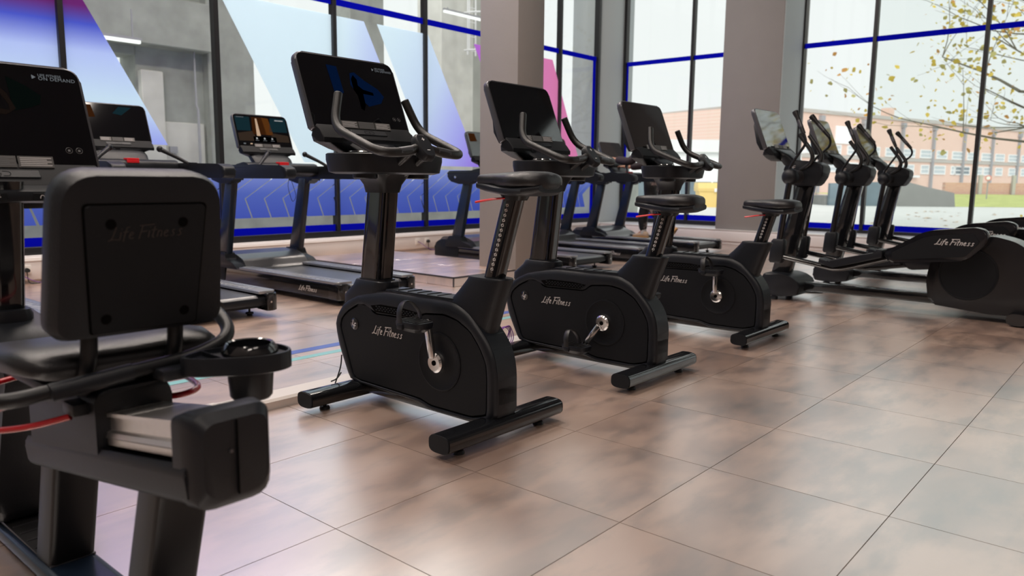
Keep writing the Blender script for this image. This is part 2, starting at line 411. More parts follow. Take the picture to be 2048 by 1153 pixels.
# lettering by pen strokes (slanted script and a two-letter emblem)
SCRIPT = [[(.62, 1), (.30, .12), (.02, 0)], [(.0, 0), (.30, .12), (.85, .03)], [(.95, .6), (.85, .05)], [(1.0, .8), (1.02, .86)],
          [(1.6, .95), (1.42, .98), (1.3, .7), (1.1, -.12)], [(1.1, .58), (1.5, .62)],
          [(1.55, .3), (1.85, .38), (1.82, .56), (1.66, .56), (1.53, .25), (1.62, .05), (1.88, .12)],
          [(2.55, 1), (2.25, 0)], [(2.3, 1.0), (3.45, 1.06)], [(2.42, .55), (2.88, .58)],
          [(3.05, .6), (2.95, .05)], [(3.1, .8), (3.12, .86)], [(3.48, .9), (3.25, .08), (3.42, .05)], [(3.2, .62), (3.62, .64)],
          [(3.75, .58), (3.62, .05)], [(3.70, .4), (3.9, .58), (4.02, .5), (3.92, .05)],
          [(4.17, .3), (4.47, .38), (4.44, .56), (4.28, .56), (4.15, .25), (4.24, .05), (4.5, .12)],
          [(5.05, .52), (4.87, .56), (4.80, .42), (4.97, .22), (4.85, .05), (4.65, .1)],
          [(5.6, .52), (5.42, .56), (5.35, .42), (5.52, .22), (5.4, .05), (5.2, .1)]]
EMBLEM = [[(-.25, .85), (-.5, -.15), (.0, -.15)], [(.62, .25), (.12, .25), (-.12, -.85)], [(-.02, -.22), (.5, -.18)]]
def strokes(bm, S_, o, X, Y, sx, sy, w, flat=0.35):
    """pen strokes S_ drawn at origin o along unit vectors X (right) and Y (up)"""
    o = Vector(o); X = Vector(X).normalized(); Y = Vector(Y).normalized(); Nn = X.cross(Y)
    for st in S_:
        pts = [o+X*(p[0]*sx)+Y*(p[1]*sy) for p in st]
        if len(pts) > 2: pts = path(pts, 0.25*sy, 3)
        tube(bm, pts, w, 6, flat=flat, up=Nn)
def text(name, body, size, m, parent, mx, align='LEFT', shear=0.0, extrude=0.0004, space=1.0):
    c = bpy.data.curves.new(name, 'FONT'); c.body = body; c.size = size; c.align_x = align; c.shear = shear; c.extrude = extrude; c.space_character = space
    c.resolution_u = 3
    tmp = bpy.data.objects.new(name, c); COL.objects.link(tmp)
    me = bpy.data.meshes.new_from_object(tmp); bpy.data.objects.remove(tmp); bpy.data.curves.remove(c)
    me.name = name; me.materials.clear(); me.materials.append(M[m])
    o = bpy.data.objects.new(name, me); COL.objects.link(o); o.parent = parent; o.matrix_local = mx
    return o
def frame_mx(o, X, Y):
    X = Vector(X).normalized(); Y = Vector(Y).normalized(); Z = X.cross(Y)
    return Matrix(((X.x, Y.x, Z.x, o[0]), (X.y, Y.y, Z.y, o[1]), (X.z, Y.z, Z.z, o[2]), (0, 0, 0, 1)))
# ------------------------------------------------------------------ the room
def proj(p):
    d = Vector(p)-Vector((0, 0, 1.05)); w = d.dot(_f)
    return (1024+FPX*d.dot(_r)/w, 576.5-FPX*d.dot(_u)/w, w) if w > 0.05 else (-9999, -9999, w)
def struct(name, bm, m, **k):
    return obj(name, bm, m, kind='structure', **k)
XL, XR, YB, YL = -4.0, 12.3, -6.0, 8.36
b = BM(); box(b, XL, XR, YB, YL+0.2, -0.10, -0.003)
floor = struct('floor', b, 'joint')
# tiles of 0.612 m: the ones that show largest are single pieces
TX0, TY0, T = 1.93, 0.59, 0.6125
cells = []
for i in range(-10, 18):
    for j in range(-11, 13):
        x0, y0 = TX0+i*T, TY0+j*T*1.004
        x1, y1 = min(x0+T, XR), min(y0+T*1.004, YL)
        if x1-x0 < 0.05 or y1-y0 < 0.05 or x0 < XL or y0 < YB: continue
        u, v, w = proj(((x0+x1)/2, (y0+y1)/2, 0))
        seen = -120 < u < 2170 and -50 < v < 1300 and w > 0
        cells.append((0 if seen else 1, w if seen else 99, x0, x1, y0, y1))
cells.sort()
def tilebm(bm, x0, x1, y0, y1, ox=0, oy=0):
    g = 0.0015
    box(bm, x0+g-ox, x1-g-ox, y0+g-oy, y1-g-oy, -0.003, 0.0)
tile_mesh = None
rest = BM()
for k, (s, w, x0, x1, y0, y1) in enumerate(cells):
    if k < 290 and s == 0:
        full = abs(x1-x0-T) < 1e-4 and abs(y1-y0-T*1.004) < 1e-4
        if full and tile_mesh is None:
            bm_ = BM(); tilebm(bm_, 0, T, 0, T*1.004); tile_mesh = meshof('tile', bm_); tile_mesh.materials.append(M['tile'])
        if full: obj('tile', tile_mesh, None, floor, loc=(x0, y0, 0))
        else:
            bm_ = BM(); tilebm(bm_, x0, x1, y0, y1, x0, y0); obj('tile', bm_, 'tile', floor, loc=(x0, y0, 0))
    else: tilebm(rest, x0, x1, y0, y1)
obj('far_tiles', rest, 'tile', floor, kind='stuff')
# painted stripes on the floor
b = BM(); box(b, XL, 6.0, 3.905, 3.985, 0.0, 0.0012); tag(obj('floor_stripe', b, 'tapeblue'), 'long blue stripe on the brown floor behind the upright bikes', 'floor stripe')
b = BM(); box(b, XL, 6.0, 3.755, 3.815, 0.0, 0.0012); tag(obj('floor_stripe', b, 'tapeteal'), 'long teal stripe on the brown floor, nearer the bikes', 'floor stripe')
cr_ = thing('cable_ramp', 'low white cable ramp lying across the floor in front of the bikes', 'cable ramp', (1.62, 3.02, 0))
b = BM(); prism(b, [(0, 0), (0, .035), (.012, .046), (.135, .046), (.15, .034), (.16, 0)], 0, 3.3, 'x'); obj('channel', b, 'ramplight', cr_)
b = BM(); prism(b, [(-.004, 0), (-.004, .037), (.01, .050), (.137, .050), (.154, .036), (.164, 0)], -.012, .03, 'x'); obj('end_cap', b, 'ramplight', cr_)

b = BM(); box(b, XL-.2, 13.4, YB-.2, 8.9, 7.25, 7.45); struct('ceiling', b, 'ceiling')
b = BM(); box(b, XL-.2, XL, YB-.2, 9.0, 0, 7.25); struct('wall_back', b, 'wall')
b = BM(); box(b, XL-.2, 13.4, YB-.2, YB, 0, 7.25); struct('wall_right', b, 'wall')
# left wall: dado trunking, short wall below the glazing
YG, XG = 8.50, 13.20
b = BM(); box(b, XL, 12.32, 8.36, 8.62, 0, 0.262); struct('wall_left', b, 'plinth')
b = BM(); box(b, XL, 12.28, 8.325, 8.36, 0.035, 0.248, 0.006); box(b, XL, 12.28, 8.318, 8.33, 0.215, 0.225); struct('trim_1', b, 'trunk', angle=30)
# right wall plinth with deep sill
b = BM(); box(b, 12.30, 13.3, YB, 8.45, 0, 0.228); struct('wall_front', b, 'plinth')
b = BM(); box(b, 12.285, 13.22, YB, 8.45, 0.228, 0.242, 0.004); struct('trim_2', b, 'sill')
b = BM(); box(b, 12.275, 12.305, YB, 8.36, 0.045, 0.20, 0.005); struct('trim_3', b, 'trunk')
# columns
def column(name, x0, x1, y0, y1, z0, label):
    b = BM(); box(b, x0, x1, y0, y1, z0, 7.25, 0.008, 2); o = struct(name, b, 'column'); return o
column('column', 6.175, 6.605, 5.25, 5.78, 0.09, '')
b = BM(); box(b, 6.17, 6.20, 5.245, 5.26, 0.1, 7.25); 
b.free()
column('column', 12.335, 13.4, 4.965, 5.975, 0.24, '')
column('column', 12.335, 13.4, -1.25, 0.25, 0.24, '')  # unseen column, added to darken the reflection in the farthest bike's screen
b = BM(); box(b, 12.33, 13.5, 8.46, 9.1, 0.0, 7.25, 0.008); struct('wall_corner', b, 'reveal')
b = BM(); box(b, 12.345, 13.16, 4.957, 4.966, 0.243, 7.2); struct('reveal_daylight_sheet', b, 'reveal')  # sheet added on the column side, its colour standing in for window light
# tiled step round the first column
st = empty('platform', (5.255, 5.26, 0)); st['kind'] = 'structure'
b = BM(); box(b, 0.012, 1.39, 0.012, 2.6, 0, 0.082); obj('core', b, 'joint', st)
for (x0, x1, y0, y1) in [(0, .7, 0, .8), (.7, 1.4, 0, .8), (0, .7, .8, 1.6), (.7, 1.4, .8, 1.6), (0, .7, 1.6, 2.62), (.7, 1.4, 1.6, 2.62)]:
    b = BM(); box(b, x0+.001, x1-.001, y0+.001, y1-.001, .082, .095, .002, 1); obj('tile', b, 'tile', st)
for (y0, y1) in [(0.012, .38), (.38, .98), (.98, 1.6), (1.6, 2.6)]:
    b = BM(); box(b, 0, .012, y0+.001, y1-.001, .002, .081, .001, 1); obj('riser_tile', b, 'tile', st)
for (x0, x1) in [(.012, .6), (.6, 1.39)]:
    b = BM(); box(b, x0+.001, x1-.001, 0, .012, .002, .081, .001, 1); obj('riser_tile', b, 'tile', st)
b = BM(); box(b, -.004, .006, -.004, 2.6, .083, .098); box(b, -.004, 1.4, -.004, .006, .083, .098); box(b, -.005, .007, -.005, .007, 0, .09); obj('edge_trim', b, 'greyframe', st)

# sockets and plugs on the trunking
def socket(x, label, plug):
    t = thing('wall_socket', label, 'socket', (x, 8.325, .135))
    b = BM(); box(b, -.044, .044, -.012, 0, -.044, .044, .004); obj('face_plate', b, 'socket', t)
    if plug:
        b = BM(); prism(b, rounded([(-.022, -.020), (.022, -.020), (.026, .004), (0, .026), (-.026, .004)], .012, 3), -.05, -.012, 'y', .004); obj('plug', b, 'cable', t)
        b = BM(); tube(b, path([(0, -.03, -.02), (0, -.034, -.07), (.01, -.03, -.13), (.10, -.05, -.131)], .03, 4), .0045, 8); obj('plug_cord', b, 'cable', t)
    else:
        b = BM(); box(b, -.008, .008, -.014, -.010, -.006, .006); obj('data_port', b, 'label', t)
        b = BM(); tube(b, path([(0, -.014, 0), (.04, -.05, -.03), (.12, -.06, -.09), (.22, -.08, -.130), (.34, -.12, -.131)], .05, 4), .0035, 8); obj('data_cord', b, 'purple', t)
socket(7.58, 'white data socket with a purple cord on the trunking beside the platform', False)
socket(7.76, 'white socket with a black plug on the trunking beside the platform', True)
socket(2.40, 'white data socket with purple cord on trunking behind the recumbent bike', False)
socket(2.51, 'white socket with a black plug on trunking behind the recumbent bike', True)

# ------------------------------------------------------------------ glazing
def wplane(kind):
    if kind == 'y': return lambda a, d, z: (a, YG+d, z)
    return lambda a, d, z: (XG+d, a, z)
def wbox(bm, kind, a0, a1, d0, d1, z0, z1, bev=0):
    if kind == 'y': box(bm, a0, a1, YG+d0, YG+d1, z0, z1, bev, 1)
    else: box(bm, XG+d0, XG+d1, a0, a1, z0, z1, bev, 1)
def window(name, kind, a0, a1, mull, zb, zt, ztop=7.1):
    w = empty(name, (0, 0, 0)); w['kind'] = 'structure'
    for a in mull:
        b = BM(); wbox(b, kind, a-.028, a+.028, -.05, .05, zb, ztop, .003); obj('mullion', b, 'frame', w)
    b = BM(); wbox(b, kind, a0, a1, -.06, .06, zb-.075, zb, .003); obj('bottom_rail', b, 'frame', w)
    b = BM(); wbox(b, kind, a0, a1, -.06, .06, ztop, ztop+.06, .003); obj('top_rail', b, 'frame', w)
    for a in (a0, a1):
        b = BM(); wbox(b, kind, a-.035, a+.035, -.055, .055, zb, ztop, .003); obj('jamb', b, 'frame', w)
    ed = [a0]+list(mull)+[a1]
    for p, q in zip(ed, ed[1:]):
        b = BM(); wbox(b, kind, p, q, .004, .008, zb, ztop); obj('pane', b, 'glass', w)
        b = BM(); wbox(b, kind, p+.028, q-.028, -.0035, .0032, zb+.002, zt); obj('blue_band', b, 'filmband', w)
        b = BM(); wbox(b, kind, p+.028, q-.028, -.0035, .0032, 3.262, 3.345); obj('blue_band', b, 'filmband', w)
    return w
mullL = [-1.87, -0.24, 1.39, 3.02, 4.65, 6.285, 7.89, 9.52, 11.13]
w1 = window('window_1', 'y', -3.6, 12.30, mullL, .338, .428)
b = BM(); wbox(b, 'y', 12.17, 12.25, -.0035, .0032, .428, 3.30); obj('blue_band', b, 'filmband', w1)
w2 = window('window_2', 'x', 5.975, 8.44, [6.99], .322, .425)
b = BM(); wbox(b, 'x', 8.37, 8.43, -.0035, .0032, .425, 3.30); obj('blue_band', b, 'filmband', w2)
w3 = window('window_3', 'x', -5.8, 4.965, [3.83, 2.295, .76, -.78, -2.3, -3.84], .290, .385)
# window film shapes, cut at the mullions as the fitter would
def film(pts, m, name='film_panel'):
    """clip a polygon in (x,z) to each glazed bay of the left window"""
    ed = [-3.6]+mullL+[12.30]
    for p, q in zip(ed, ed[1:]):
        lo, hi = p+.03, q-.03
        poly = [tuple(t) for t in pts]
        for (lim, sgn) in ((lo, 1), (hi, -1)):
            out = []
            for i in range(len(poly)):
                A, B = poly[i-1], poly[i]
                ia, ib = sgn*(A[0]-lim) >= 0, sgn*(B[0]-lim) >= 0
                if ia != ib:
                    t = (lim-A[0])/(B[0]-A[0]); out.append((lim, A[1]+t*(B[1]-A[1])))
                if ib: out.append(B)
            poly = out
            if len(poly) < 3: break
        if len(poly) < 3 or max(t[0] for t in poly)-min(t[0] for t in poly) < .02: continue
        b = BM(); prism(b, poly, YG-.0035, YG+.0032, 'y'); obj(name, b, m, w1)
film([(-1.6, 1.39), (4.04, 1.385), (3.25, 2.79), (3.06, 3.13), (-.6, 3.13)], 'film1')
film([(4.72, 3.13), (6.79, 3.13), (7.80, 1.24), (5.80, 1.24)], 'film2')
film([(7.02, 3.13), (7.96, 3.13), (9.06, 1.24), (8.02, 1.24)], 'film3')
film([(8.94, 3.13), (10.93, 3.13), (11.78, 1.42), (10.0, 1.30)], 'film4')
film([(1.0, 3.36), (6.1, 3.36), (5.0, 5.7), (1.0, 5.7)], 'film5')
# chevron strips low on the glass
def chevrons():
    p = .259; g = .020; sl = .62
    k = 0
    xk = 2.52
    def strip(xa, xb, dirn):
        # xa..xb = knee positions of the two neighbouring cuts
        zt, zk, zb = 1.185, .785, .548
        up, dn = .40/ sl * dirn * .95, .085*dirn
        return [(xa+g/2+dn, zb), (xb-g/2+dn, zb), (xb-g/2, zk), (xb-g/2+up, zt), (xa+g/2+up, zt), (xa+g/2, zk)]
    x = 2.62
    while x < 11.9:
        pp = p if x < 10.6 else .16
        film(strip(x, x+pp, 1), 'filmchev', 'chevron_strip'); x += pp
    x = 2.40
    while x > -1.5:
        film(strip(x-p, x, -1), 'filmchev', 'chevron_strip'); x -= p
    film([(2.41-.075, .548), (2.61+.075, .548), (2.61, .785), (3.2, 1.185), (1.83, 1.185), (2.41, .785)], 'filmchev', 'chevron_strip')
chevrons()

# ------------------------------------------------------------------ outside: concrete canopy on the left
def rawblock(name, x0, x1, y0, y1, z0, z1, m='concrete', bev=.015):
    b = BM(); box(b, x0, x1, y0, y1, z0, z1, bev, 1); return b
t = thing('concrete_building', 'raw concrete building with open bays seen beyond the left windows', 'building', (6, 13, -.12))
def cb(name, x0, x1, y0, y1, z0, z1, m='concrete', bev=.015):
    b = BM(); box(b, x0-6, x1-6, y0-13, y1-13, z0+.12, z1+.12, bev, 1); return obj(name, b, m, t)
cb('wall_panel', -9, 4.3, 13, 13.5, -.12, 6); cb('wall_panel', 4.3, 5.72, 13, 13.5, -.12, .9); cb('wall_panel', 4.3, 5.72, 13, 13.5, 2.98, 6)
cb('wall_panel', 5.72, 6.9, 13, 13.6, -.12, 6)
cb('pilaster', 5.74, 6.10, 12.86, 13.02, -.12, 2.75, 'concrete_l'); cb('patch_board', 6.12, 6.82, 12.95, 13.01, -.1, 1.95, 'concrete_l')
cb('beam', -9, 6.85, 12.6, 13.02, 3.12, 3.9); cb('pillar', 6.86, 7.73, 12.8, 13.7, -.12, 6)
cb('pillar', 9.96, 10.84, 12.9, 13.6, -.12, 6); cb('pillar', 12.50, 13.55, 12.9, 13.7, -.12, 6, 'concrete_l'); cb('pillar', 14.2, 15.3, 12.9, 13.7, -.12, 6, 'concrete_d')
cb('soffit', -9, 7.2, 11.6, 13.4, 5.75, 6.0, 'concrete_d'); cb('upstand', -9, 20, 12.2, 12.4, -.12, 1.0)
b = BM(); tube(b, [(.62, -.24, .15), (.62, -.24, 2.3), (.60, -.22, 2.36), (.60, -.22, 3.35), (-2.4, -.5, 3.42)], .022, 8); obj('conduit', b, 'pipe', t)
b = BM(); box(b, .17, .30, -.10, -.03, 1.55, 1.66); obj('junction_box', b, 'pipe', t)
for (x, y, z) in [(4.9, 12.3, 3.05), (12.7, 12.4, 4.62), (1.6, 12.3, 3.05)]:
    q = thing('batten_light', {4.9: 'short lit batten light under the concrete beam at left', 12.7: 'lit batten light on the concrete pillar near the ladder', 1.6: 'lit batten light under the concrete beam, farthest left'}[x], 'light', (x, y, z))
    b = BM(); box(b, -.6, .6, -.03, .03, 0, .05, .008); obj('tube_cover', b, emis('lit_batten', (1, 1, .98), 1.3), q)
    b = BM(); box(b, -.62, .62, -.02, .02, .05, .09); box(b, -.5, -.48, -.01, .01, .09, .5 if z < 4 else .12); box(b, .48, .5, -.01, .01, .09, .5 if z < 4 else .12); obj('bracket', b, 'pipe', q)
lad = thing('caged_ladder', 'white caged ladder fixed to the concrete pillar outside', 'ladder', (13.33, 12.75, 0))
for x in (-.13, .13):
    b = BM(); tube(b, [(x, 0, 3.9), (x, 0, 7)], .02, 8); obj('stile', b, 'winwhite', lad)
for k in range(9):
    b = BM(); tube(b, [(-.13, 0, 4.0+.32*k), (.13, 0, 4.0+.32*k)], .010, 6); obj('rung', b, 'winwhite', lad)
for z in (3.97, 4.80, 5.65):
    b = BM(); tube(b, [(.30*math.cos(a), -.05-.45*math.sin(a), z) for a in [PI*i/10 for i in range(11)]], .022, 6); obj('cage_hoop', b, 'winwhite', lad)
for a in (.35, 1.57, 2.8):
    b = BM(); tube(b, [(.30*math.cos(a), -.05-.45*math.sin(a), 3.97), (.30*math.cos(a), -.05-.45*math.sin(a), 6.6)], .016, 6); obj('cage_bar', b, 'winwhite', lad)

# outside ground
b = BM(); box(b, 13.35, 140, -60, 80, -.32, -.12); box(b, -30, 13.4, 8.75, 80, -.32, -.12); g = struct('ground', b, 'asphalt')

# brick building
bd = thing('brick_building', 'long pale red brick building with two rows of white windows', 'building', (68, 30, -.12))
ang = math.atan2(-16, 57); bd.rotation_euler = (0, 0, ang)
b = BM(); box(b, 0, 70, 0, 12, 0, 8.0); obj('wall', b, 'brick', bd)
b = BM(); box(b, -.1, 70.1, -.15, .3, 7.9, 8.25); obj('coping', b, 'coping', bd)
b = BM(); box(b, 0, 70, -.12, 0, 3.6, 3.95); obj('string_course', b, 'coping', bd)
def farwin(s0, s1, z0, z1, pane='pane_far', bars=True):
    b = BM(); z0 += .12; z1 += .12
    box(b, s0-.12, s1+.12, -.10, .02, z0-.14, z0); box(b, s0-.12, s1+.12, -.10, .02, z1, z1+.12)
    box(b, s0-.12, s0, -.10, .02, z0, z1); box(b, s1, s1+.12, -.10, .02, z0, z1)
    if bars: box(b, s0, s1, -.08, .02, (z0+z1)/2-.05, (z0+z1)/2+.05)
    f = obj('window', b, 'winwhite', bd)
    b = BM(); box(b, s0, s1, -.05, .01, z0, z1); obj('window_pane', b, pane, f)
for k in range(-6, 12):
    s = 25.55+3.45*k
    if 0.5 < s < 66: farwin(s, s+2.15, 4.03, 4.75)
for k, (s, w_) in enumerate([(-.6+26.1, 2.2), (29.35, 1.5), (32.1, 2.3), (35.9, .8), (36.6, 1.6), (38.4, 1.65), (41.6, 1.5), (43.6, 1.5), (46.6, 1.6), (50.1, 1.5), (53.4, 1.6), (5.2, 1.6), (8.5, 1.6), (12, 1.6), (15.4, 1.6), (18.8, 1.6), (22.2, 1.6)]):
    farwin(s, s+w_, 2.28, 3.05, 'pane_dark' if k in (4, 5) else 'pane_far')
for s in (10.4, 17.6, 24.95, 31.4, 38.2, 45.1, 52):
    b = BM(); box(b, s-.16, s+.16, -.28, 0, .1, 7.3); box(b, s-.3, s+.3, -.35, 0, 7.2, 7.7); obj('downpipe', b, 'pipe', bd)
b = BM(); box(b, 24.6, 28.4, -.5, 0, 1.85, 2.1); obj('canopy', b, 'winwhite', bd)
b = BM(); box(b, 12.9, 15.5, -.12, 0, 5.1, 6.85); obj('white_panel', b, 'whitewall', bd)
b = BM(); box(b, 22.6, 23.5, .2, 1.2, 8, 9.2); obj('chimney', b, 'brick', bd)
bd2 = thing('brick_building', 'windowless pale brick wing behind the yellow grit bin', 'building', (68, 30, -.12), math.atan2(18, 7))
b = BM(); box(b, 1.6, 25, -0.3, 0, 0, 8.05); obj('wall', b, 'brick', bd2)
b = BM(); box(b, 1.6, 25, -.35, .1, 8.05, 8.25); obj('coping', b, 'coping', bd2)
b = BM(); box(b, 9.8, 10.1, 0, .3, 5.2, 7.6); obj('downpipe', b, 'winwhite', bd2)
# low white building in front of it, with blue-grey cladding below
wl = thing('white_shed', 'low white shed with blue-grey lower cladding beyond the right windows', 'building', (39.75, 18.9, -.12), math.atan2(3.1, -2.6))
b = BM(); box(b, -4.2, 14, -4, 0, 1.15, 2.75); obj('upper_wall', b, 'whitewall', wl)
b = BM(); prism(b, [(-4.2, .0), (.3, .0), (.3, .12), (-4.2, .9)], -4.4, 14.2, 'x')
for v in b.verts: v.co.z += 2.75
obj('roof', b, 'sill', wl)
b = BM(); box(b, -4.15, 14, -3.95, -.05, 0, 1.15); obj('lower_wall', b, 'bluegrey', wl)
for s in (-3, -1.2, .6, 2.4, 4.2, 6, 7.8, 9.6):
    b = BM(); box(b, s-.04, s+.04, -.05, .02, 0, 1.2); obj('cladding_joint', b, 'whitewall', wl)
# yellow grit bin
gb = thing('grit_bin', 'yellow plastic grit bin standing on the yard outside', 'bin', (33.2, 16.25, -.12), math.radians(-52))
b = BM(); loft(b, [[(x*.62, y*.42, 0) for x, y in [(-1, -1), (1, -1), (1, 1), (-1, 1)]], [(x*.74, y*.50, .72) for x, y in [(-1, -1), (1, -1), (1, 1), (-1, 1)]]]); obj('tub', b, 'yellow', gb)
b = BM(); prism(b, [(-.54, .72), (-.58, .86), (-.38, 1.12), (.5, 1.12), (.58, .86), (.54, .72)], -.8, .8, 'x', .03); obj('lid', b, 'yellow', gb)
b = BM(); box(b, -.08, .08, -.62, -.56, .70, .86, .01); obj('hasp', b, 'winwhite', gb)
for x in (-.45, .45):
    b = BM(); box(b, x-.12, x+.12, -.42, .42, -.02, .05); obj('skid', b, 'yellow', gb)
# grey rendered ramp wall
rp = thing('ramp_wall', 'grey rendered ramp wall sloping down to the right', 'wall', (44, 10.5, -.12), math.atan2(-3.0, 2.55))
b = BM(); prism(b, [(-1.6, 0), (-1.3, 1.45), (-.6, 1.35), (.7, 1.02), (2.2, .72), (2.3, 0)], -.2, .25, 'y', .02); obj('wall_body', b, 'ramp', rp)
b = BM(); prism(b, [(-4.2, 0), (-4.2, 1.15), (-1.5, 1.25), (-1.5, 0)], -.1, .2, 'y', .02); obj('fence_panel', b, 'bluegrey', rp)
b = BM(); box(b, -4.3, 2.3, .25, 3.0, 0, .5); obj('bank', b, 'ramp', rp)
rng0 = random.Random(3)
# lawn and low brick wall
b = BM(); P0 = [(45.6, 8.6, -.115), (61.9, -10.4, -.115), (77, 2.6, .26), (60.7, 21.6, .26)]
N_ = 14
gv = [[b.verts.new((Vector(P0[0]).lerp(Vector(P0[1]), i/N_)).lerp(Vector(P0[3]).lerp(Vector(P0[2]), i/N_), j/N_)+Vector((0, 0, rng0.uniform(0, .05) if 0 < j else 0))) for j in range(N_+1)] for i in range(N_+1)]
for i in range(N_):
    for j in range(N_): b.faces.new((gv[i][j], gv[i+1][j], gv[i+1][j+1], gv[i][j+1]))
lw = obj('lawn', b, 'grass', kind='stuff'); lw['label'] = 'bank of green grass beyond the pale yard'; lw['category'] = 'grass'
bw = thing('garden_wall', 'low red brick wall behind the grass with pale posts', 'wall', (68.7, 13, -.12), math.atan2(-3.86, 3.3))
b = BM(); box(b, -1, 30, 0, .4, 0, 1.3); obj('wall_body', b, 'brick2', bw)
for s in (1.6, 4.2, 7.5, 11):
    b = BM(); box(b, s-.12, s+.12, -.3, -.05, 0, 1.9); obj('post', b, 'coping', bw)
rs = thing('road_sign', 'small round red and white road sign beyond the grass', 'sign', (58.4, 9.35, .02), math.radians(-80))
b = BM(); cyl(b, (0, 0, 0), (0, 0, 1.5), .04, n=8); obj('pole', b, 'pipe', rs)
b = BM(); cyl(b, (0, -.06, 1.45), (0, -.02, 1.45), .19, n=20); obj('disc', b, 'roadred', rs)
b = BM(); cyl(b, (0, -.075, 1.45), (0, -.055, 1.45), .12, n=20); obj('disc_centre', b, 'winwhite', rs)

# tree with yellow autumn leaves
tr = thing('plane_tree', 'half-bare tree with yellow autumn leaves outside the right window', 'tree', (21.5, -1.2, -.12))
rng = random.Random(11)
b = BM(); tips = []
def limb(p, d, L, r, depth):
    pts = [p]; q = Vector(p); d = Vector(d).normalized()
    for k in range(4):
        d = (d+Vector((rng.uniform(-.16, .16), rng.uniform(-.16, .16), rng.uniform(-.10, .12)))).normalized()
        q = q+d*L/4; pts.append(q.copy())
    tube(b, pts, [r*(1-.16*k) for k in range(5)], 6 if depth < 2 else 4)
    if depth >= 2:
        for q in pts[1:]: tips.append(q)
    if depth < 4:
        for k in range(3 if depth else 6):
            j = rng.choice([2, 3, 4]); a = Vector((rng.uniform(-1, 1), rng.uniform(-1, 1), rng.uniform(-.35, .75)))
            nd = (d*.75+a*.75).normalized()
            limb(pts[j], nd, L*rng.uniform(.55, .75), r*.42, depth+1)
limb(Vector((0, 0, 0)), (0, .05, 1), 3.4, .24, 0)
limb(Vector((0, 0, 2.6)), (-.25, 1, .10), 4.2, .085, 1); limb(Vector((0, 0, 3.0)), (.1, 1, .45), 4.4, .085, 1); limb(Vector((0, 0, 2.2)), (.1, 1, -.03), 4.0, .07, 1)
limb(Vector((0, 0, 3.2)), (-.5, .7, .9), 4.2, .09, 1); limb(Vector((0, 0, 3.2)), (-.3, -.6, .7), 4.2, .09, 1)
tm = obj('trunk', b, 'bark', tr)
for mi, (mn, share) in enumerate((('leaf', 1900), ('leaf2', 600), ('leaf3', 1200))):
    b = BM()
    for k in range(share):
        c = rng.choice(tips)+Vector((rng.gauss(0, .38), rng.gauss(0, .38), rng.gauss(-.05, .34)))
        s = rng.uniform(.03, .085)
        e = Euler((rng.uniform(-1.2, 1.2), rng.uniform(-1.2, 1.2), rng.uniform(0, 6.3))).to_matrix()
        P_ = [(0, -1, 0), (.8, -.3, .15), (.55, .5, .1), (0, 1.1, 0), (-.55, .5, .1), (-.8, -.3, .15)]
        vs = [b.verts.new(c+e @ (Vector(p)*s)) for p in P_]
        b.faces.new(vs[:4]); b.faces.new([vs[0], vs[3], vs[4], vs[5]])
    obj('leaves', b, mn, tr, kind='stuff')
b = BM()
for k in range(110):
    x, y = rng.uniform(14.5, 38), rng.uniform(.6, 8.2); s = rng.uniform(.04, .10); a = rng.uniform(0, 6.3)
    vs = [b.verts.new((x+s*math.cos(a+i*1.26), y+s*math.sin(a+i*1.26), -.117+(.02 if i % 2 else .004))) for i in range(5)]
    b.faces.new(vs)
o = obj('fallen_leaves', b, 'leaf2', kind='stuff'); o['label'] = 'orange fallen leaves scattered over the pale yard'; o['category'] = 'leaves'
